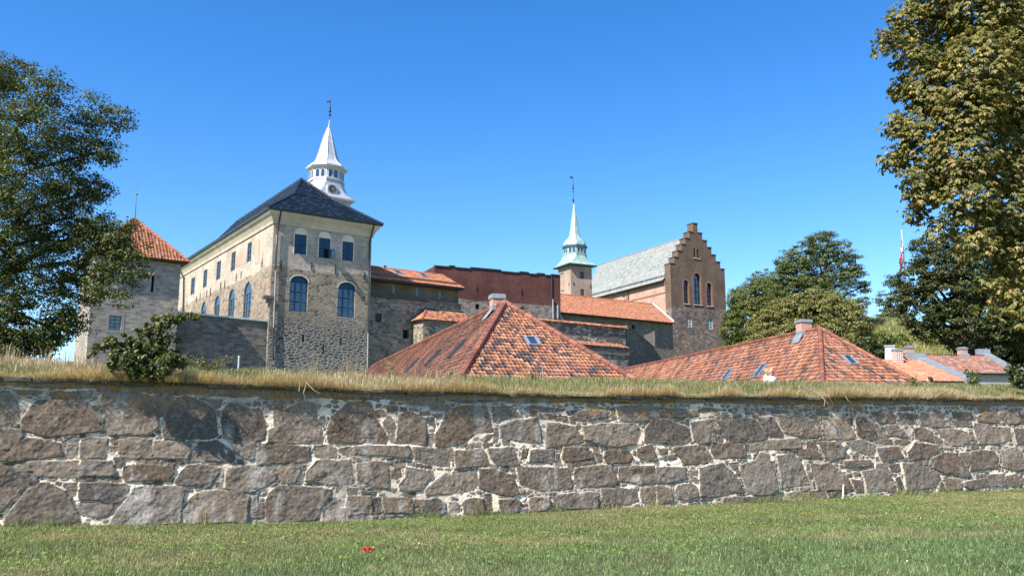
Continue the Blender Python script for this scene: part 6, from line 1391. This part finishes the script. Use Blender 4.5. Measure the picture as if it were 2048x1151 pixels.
n = len(Pq); up = od*.75+np.array([0, 0, .8])+.3*rnd_dirs(n); up /= np.linalg.norm(up, axis=1, keepdims=True)
lead = od*np.array([1, 1, .2])+.6*rnd_dirs(n); lead = lead-up*(lead*up).sum(1, keepdims=True); lead /= np.linalg.norm(lead, axis=1, keepdims=True); side = np.cross(up, lead)
VC, VN, VA, VL, VI = [], [], [], [], []; tint = RS.rand(n)
for j, a in enumerate((-1.9, -.95, 0, .95, 1.9)):
    dirv = lead*math.cos(a)+side*math.sin(a)-np.array([0, 0, 1])*.85; dirv /= np.linalg.norm(dirv, axis=1, keepdims=True)
    L = RS.uniform(.09, .21, n)*(1 if j == 2 else .88); VC.append(Pq+dirv*L[:, None]*.5); nn = up*.9+dirv*np.array([1, 1, 0])*.7; nn /= np.linalg.norm(nn, axis=1, keepdims=True); VN.append(nn); VA.append(dirv); VL.append(L); VI.append(tint)
VC, VN, VA, VL, VI = [np.concatenate(a) for a in (VC, VN, VA, VL, VI)]
cA, cB, cC = np.array([.10, .105, .022]), np.array([.205, .19, .045]), np.array([.30, .21, .07])
cc_ = np.where((VI < .35)[:, None], cA, np.where((VI < .90)[:, None], cA*.35+cB*.65, cC))*RS.uniform(.65, 1.35, (len(VI), 1)); ye = RS.rand(len(VI)) < .012; cc_[ye] = (.55, .38, .05)
Nn = VN-VA*(VN*VA).sum(1, keepdims=True); Nn /= np.linalg.norm(Nn, axis=1, keepdims=True)
def leaf_dir(name, C, N_, A_, L, W, col, parent):
    sd_ = np.cross(N_, A_); L = L[:, None]; W = W[:, None]; b_ = C-A_*L*.5; tip = C+A_*L*.5-N_*L*.08; ms = C+A_*L*.12
    V = np.stack([b_, ms+sd_*W*.5+N_*W*.12, tip, ms-sd_*W*.5+N_*W*.12], 1).reshape(-1, 3); k = np.arange(len(C))[:, None]*4
    return mesh_np(name, V, np.concatenate([k+np.array([0, 1, 2]), k+np.array([0, 2, 3])], 1).reshape(-1, 3), m_leaf, parent, np.repeat(col, 4, 0))
leaf_dir('crown', VC, Nn, VA, VL, VL*.42, cc_, cht)
# --- trees beyond the houses
G_ = 'trees beyond the castle'
def far_tree(label, name, y, cls, base_u, n, cr, per, leaf, cols, wts, **k):
    c = [cl(u, v, y+(dy if dy else 0), r) for u, v, r, dy in cls]; b_ = P(base_u, 700, y); b_[2] = ground(b_[0], b_[1])-.3
    return tree(name, label, tuple(b_), c, n, cr, per, leaf, cols, wts, group=G_, **k)
far_tree('tall airy tree with open branches standing highest against the sky', 'ash_tree', 108, ((1600, 512, 32, 0), (1640, 492, 28, 1), (1680, 502, 26, 0), (1706, 520, 17, 0), (1650, 540, 42, 2), (1590, 552, 34, 0), (1700, 556, 26, 0), (1728, 573, 12, 0), (1556, 575, 32, 1), (1620, 592, 48, 0), (1690, 612, 36, 0), (1732, 602, 10, 0), (1570, 530, 20, 0), (1660, 470, 9, 0), (1622, 476, 10, 0), (1715, 545, 14, 0)), 1646, 900, .75, 46, .30, [(.11, .145, .040), (.15, .18, .055), (.07, .10, .026)], [4, 3, 3], r0=.55, twig=2, shell=.45, flat=.35, aspect=.42)
far_tree('rounded deep green tree directly beside the stepped gable', 'lime_tree', 122, ((1500, 595, 36, 0), (1472, 600, 18, 0), (1530, 572, 34, 0), (1500, 640, 48, 0), (1550, 620, 45, 0), (1468, 660, 26, 0), (1520, 685, 40, 0), (1470, 695, 22, 0), (1545, 580, 22, 0), (1462, 630, 14, 0), (1560, 680, 40, 0)), 1510, 1300, .85, 50, .28, [(.12, .145, .032), (.165, .185, .045), (.075, .10, .022)], [4, 3, 3], r0=.6, shell=.7, flat=.5)
far_tree('broad domed chestnut with yellowish top leaves behind the second tiled roof', 'chestnut_tree', 86, ((1545, 655, 44, 0), (1600, 622, 36, 0), (1650, 628, 42, 0), (1690, 650, 46, 0), (1722, 685, 32, 0), (1520, 690, 34, 0), (1590, 685, 52, -1), (1660, 690, 52, -1), (1745, 705, 22, 0), (1625, 600, 22, 0), (1570, 622, 32, 0), (1665, 606, 24, 0), (1595, 606, 22, 0), (1530, 668, 24, 0), (1700, 622, 22, 0), (1722, 655, 20, 0)), 1625, 2100, .50, 42, .23, [(.175, .18, .045), (.235, .225, .08), (.30, .27, .12), (.10, .12, .03)], [4, 3, 1.5, 2], r0=.5, shell=.74, flat=.55, droop=.3)
far_tree('great dark round tree in front of the flagpole', 'maple_tree', 88, ((1852, 502, 30, 0), (1880, 530, 48, 0), (1832, 560, 36, 0), (1900, 585, 60, 0), (1960, 560, 60, 0), (1842, 620, 42, 0), (1812, 600, 20, 0), (1920, 645, 55, 0), (2000, 620, 60, 0), (2040, 560, 60, 0), (1995, 668, 40, 0), (2060, 650, 60, 0), (1815, 640, 18, 0), (1905, 495, 36, 0), (1950, 500, 40, 0), (1850, 655, 26, 0), (2060, 500, 60, 0), (2000, 480, 50, 0), (1828, 530, 16, 0), (1808, 575, 12, 0)), 1930, 1900, .70, 44, .29, [(.06, .075, .018), (.085, .10, .026), (.038, .05, .012)], [4, 2, 3], r0=.7, shell=.75, flat=.45)
far_tree('pale feathery tree half hidden behind the dark round tree', 'ash_tree', 128, ((1785, 562, 15, 0), (1772, 600, 20, 0), (1768, 636, 20, 0), (1792, 630, 22, 0), (1800, 590, 18, 0), (1762, 655, 16, 0), (1795, 655, 20, 0)), 1782, 300, .75, 40, .32, [(.09, .125, .05), (.12, .15, .06)], [1, 1], r0=.35, twig=2, shell=.4, flat=.35, aspect=.42)
far_tree('low tree with leaves darkened as deep shade, under the chestnut at the far right', 'maple_tree', 100, ((1960, 690, 40, 0), (2010, 690, 50, 0), (2060, 680, 60, 0), (1930, 670, 30, 0), (2040, 640, 60, 0), (2090, 620, 70, 0)), 2010, 700, .9, 44, .36, [(.03, .05, .015), (.045, .065, .02)], [1, 1], r0=.5, shell=.6, flat=.5)  # added crown; near-black leaf colours paint the shade inside the trees
far_tree('small dark bush beside the yellowish chestnut', 'round_bush', 80, ((1738, 695, 18, 0), (1755, 705, 14, 0), (1726, 690, 12, 0)), 1742, 130, .5, 40, .30, [(.035, .055, .016), (.055, .08, .02)], [1, 1], r0=.15, shell=.7)
# bushes on the sunny slope behind the right-hand houses
bush_lb = ['bright green bush on the sunny slope left of the pole foot', 'yellow-green bush on the slope just below the flagpole', 'green bush on the slope above the brown roof', 'small bush on the slope beside the dark trees']
for (u, v, r), lb in zip(((1768, 678, 17), (1800, 684, 16), (1852, 690, 17), (1885, 696, 14)), bush_lb):
    c = [cl(u+dx, v+dy, 104, r*s_) for dx, dy, s_ in ((0, 0, 1), (-r*.7, 4, .7), (r*.7, 5, .7))]; b_ = P(u, v, 104); b_[2] = ground(b_[0], b_[1])-.2
    tree('slope_bush', lb, tuple(b_), c, 70, .5, 36, .30, [(.15, .19, .05), (.20, .21, .07), (.10, .14, .035)], [2, 1, 1], .1, 'bushes on the sunny slope', shell=.6, cat='bush', leafname='foliage')
# --- the shrub leaning over the wall edge
def wp(u, v, off):    # point off metres in front of the wall face, seen at u, v
    F = WF.shift(off); q, z = F.hit(u, v); return np.array(F.pt(q, z))
sh = [(wp(u, v, o+.16), np.array([r, r*.8, r*.8])*.0092) for u, v, r, o in ((300, 700, 30, -.15), (262, 690, 30, -.2), (330, 678, 26, -.15), (318, 650, 22, -.2), (345, 640, 17, -.2), (368, 634, 13, -.2), (388, 630, 9, -.2), (290, 660, 20, -.2), (225, 688, 19, -.2), (198, 690, 13, -.2), (280, 728, 28, .20), (312, 738, 25, .26), (335, 722, 22, .2), (255, 722, 20, .18), (355, 722, 14, .16), (240, 708, 18, 0), (330, 632, 10, -.25), (345, 615, 8, -.25), (270, 745, 18, .18), (300, 752, 13, .2), (190, 705, 10, -.1), (345, 708, 18, -.1), (230, 728, 16, .02), (360, 730, 12, .0))]
b_ = wp(290, 740, -.35); b_[2] = float(wall_top(WF.hit(290, 760)[0]))
tree('elm_shrub', 'leafy green shrub leaning out over the edge of the boulder wall', tuple(b_), sh, 330, .075, 22, .075, [(.085, .105, .028), (.13, .15, .05), (.05, .065, .016)], [3, 2, 2], .028, None, .5, .35, .8, .15, None, 3, wp(330, 655, -.2), 'shrub', 'foliage', .1, .62)
# --- weeds on the crest
def weed(name, label, u, v, off, h, n, cols, leaf=.05, spread=.35, cat='weed', group=None):
    b_ = wp(u, v, off); s_, w_ = None, None; b_[2] = float(rampart(np.array([b_[0]]), np.array([b_[1]]))[0])
    t_ = thing(name, label, cat, tuple(b_), group); m = M(); LC = []
    for i in range(n):
        a = random.uniform(0, 6.28); tp_ = b_+np.array([math.cos(a)*spread*random.uniform(.1, 1), math.sin(a)*spread*random.uniform(.1, 1), h*random.uniform(.55, 1.05)])
        md = b_*.45+tp_*.55+np.array([0, 0, .05]); m.path([b_, md, tp_], [.006, .004, .002], 5)
        for k in np.linspace(.2, 1, 16): LC.append((b_*(1-k)+tp_*k)+np.array([random.uniform(-1, 1), random.uniform(-1, 1), random.uniform(-.5, .5)])*leaf*1.1)
    m.build('stem', simple('dry_stem', (.22, .17, .10), .9), t_); LC = np.array(LC); N_ = rnd_dirs(len(LC))+np.array([0, 0, .6]); N_ /= np.linalg.norm(N_, axis=1, keepdims=True); L = RS.uniform(.6, 1.3, len(LC))*leaf
    leaves_mesh('foliage', LC, N_, L, L*.5, palcol(cols, [1]*len(cols), len(LC)), t_, m_leaf); return t_
dryc = [(.30, .23, .13), (.22, .19, .08), (.36, .29, .18)]; grn = [(.10, .14, .035), (.15, .18, .05), (.07, .10, .025)]
weed('tall_weed', 'tall dry weed sticking up before the left end of the near tile roof', 778, 730, -2.2, .62, 13, dryc, .045, .3)
weed('tall_weed', 'thin dry weed on the crest below the left arched window', 628, 735, -2.0, .55, 7, dryc, .03, .3)
weed('tall_weed', 'dry weed on the crest below the right arched window', 700, 738, -2.0, .50, 7, dryc, .03, .3)
weed('leafy_weed', 'green leafy weed on the crest in front of the brown roofed house', 1951, 766, -1.6, .62, 12, grn, .11, .32)
weed('leafy_weed', 'small green weed at the foot of the second tiled roof, right end', 1826, 760, -1.6, .30, 8, grn, .08, .25)
weed('leafy_weed', 'low green tuft below the skylight of the near tile roof', 1070, 748, -1.8, .20, 10, grn, .05, .2)
weed('leafy_weed', 'low dark green patch right of the shrub on the crest', 415, 720, -1.2, .32, 26, grn, .055, .7)
bb = [cl(u, v, 25.2, r) for u, v, r in ((2035, 752, 16), (2052, 745, 24), (2022, 738, 9), (2060, 770, 20), (2030, 728, 8))]; b_ = P(2050, 775, 25.2); b_[2] = ground(b_[0], b_[1])
tree('dark_bush', 'dark bush on the crest at the right edge of the photo', tuple(b_), bb, 60, .16, 26, .11, [(.05, .075, .02), (.08, .10, .03)], [1, 1], .03, None, .5, .3, .7, .15, None, 2, None, 'bush', 'foliage', .2)
# dry roots hanging over the coping
def root_tuft(label, pts_list):
    o = wp(*pts_list[0][0]); t_ = thing('hanging_root', label, 'root', tuple(o), 'dry roots hanging over the coping'); m = M()
    for ps in pts_list:
        q = [wp(*p_) for p_ in ps]; m.path(q, [.009*(1-.6*i/len(q)) for i in range(len(q))], 5)
    m.build('stem', simple('dry_root', (.42, .34, .24), .9), t_)
root_tuft('bent pale dry root hanging over the coping right of the shrub', [((610, 762, .12), (628, 780, .2), (640, 786, .2)), ((612, 768, .12), (607, 785, .16), (611, 800, .12)), ((600, 765, .1), (598, 782, .18))])
root_tuft('tangle of dry roots hanging over the right part of the coping', [((1620, 778, .1), (1645, 792, .2), (1655, 806, .2)), ((1630, 780, .1), (1650, 800, .22), (1648, 812, .2)), ((1640, 782, .1), (1660, 795, .2), (1668, 812, .15)), ((1655, 806, .2), (1662, 818, .15)), ((1690, 790, .1), (1696, 800, .18), (1702, 804, .18))])

# ================================================================ small things on the lawn
def on_lawn(u, v):
    r = ray(u, v); t_ = -EYE[2]/r[2]
    for _ in range(4):
        p = EYE+r*t_; t_ = (float(lawn_z(np.array([p[0]]), np.array([p[1]]))[0])-EYE[2])/r[2]
    return EYE+r*t_
p = on_lawn(736, 1106); wr = thing('candy_wrapper', 'crumpled red wrapper lying on the lawn', 'litter', tuple(p)); bmv = M(); nu = 9
rr_ = np.random.RandomState(5); G = [[(p[0]+(i/8-.5)*.15+rr_.uniform(-.012, .012), p[1]+(j/8-.5)*.09+rr_.uniform(-.012, .012), p[2]+.035+rr_.uniform(0, .055)) for j in range(9)] for i in range(9)]
bmv.add([q for r_ in G for q in r_], [(i*9+j, (i+1)*9+j, (i+1)*9+j+1, i*9+j+1) for i in range(8) for j in range(8)]); bmv.build('foil', simple('red_foil', (.62, .02, .03), .3, spec=.6), wr)
p = wp(1685, 992, .12); mk = thing('marker_stake', 'short pale wooden stake leaning on the foot of the wall', 'stake', (p[0], p[1], float(wall_bot(WF.hit(1685, 990)[0]))))
m = M(); q = wp(1687, 968, .06); m.tube((p[0], p[1], p[2]-.1), q, .022, .018, 6); m.build('stick', simple('pale_wood', (.66, .60, .46), .8), mk)
p = P(477, 735, 17.5); mk = thing('marker_post', 'thin pale blue post on the crest below the palace', 'post', (p[0], p[1], ground(p[0], p[1]))); m = M(); zt_ = P(478, 713, 17.5)[2]
m.tube((p[0], p[1], ground(p[0], p[1])-.1), (p[0], p[1], zt_), .022, .022, 6); m.build('tube', simple('pale_blue_plastic', (.42, .52, .56), .5), mk); m = M(); m.sphere((p[0], p[1], zt_), .024, 6); m.build('cap', m_white_p, mk)
lv_ = ((1538, 1011, 'orange'), (1567, 1015, 'orange'), (1614, 1033, 'orange'), (1663, 1079, 'orange'), (1772, 1031, 'pale'), (1838, 1033, 'orange'), (1840, 1041, 'pale'), (1800, 1051, 'brown'), (2034, 1029, 'brown'), (1816, 1131, 'pale'), (1942, 1099, 'brown'), (745, 1102, 'orange'), (840, 1094, 'pale'), (1885, 1027, 'pale'))
leafc = {'orange': simple('orange_leaf', (.55, .17, .04)), 'pale': simple('pale_leaf', (.60, .50, .32)), 'brown': simple('brown_leaf', (.28, .13, .06))}
for u, v, k in lv_:
    p = on_lawn(u, v); m = M(); a = random.uniform(0, 6.28); s_ = random.uniform(.025, .042); e_ = np.array([math.cos(a), math.sin(a), .15]); f_ = np.array([-math.sin(a), math.cos(a), .1]); c_ = p+np.array([0, 0, .05])
    m.add([c_-e_*s_, c_-e_*s_*.2+f_*s_*.6+np.array([0, 0, .02]), c_+e_*s_*.5+f_*s_*.4, c_+e_*s_*1.1, c_+e_*s_*.5-f_*s_*.4, c_-e_*s_*.2-f_*s_*.6+np.array([0, 0, .025]), c_], [(0, 1, 6), (1, 2, 6), (2, 3, 6), (3, 4, 6), (4, 5, 6), (5, 0, 6)])
    tag(m.build('fallen_leaf', leafc[k], None, False, p), k+' fallen leaf lying on the mown lawn', 'leaf', 'fallen leaves on the lawn')
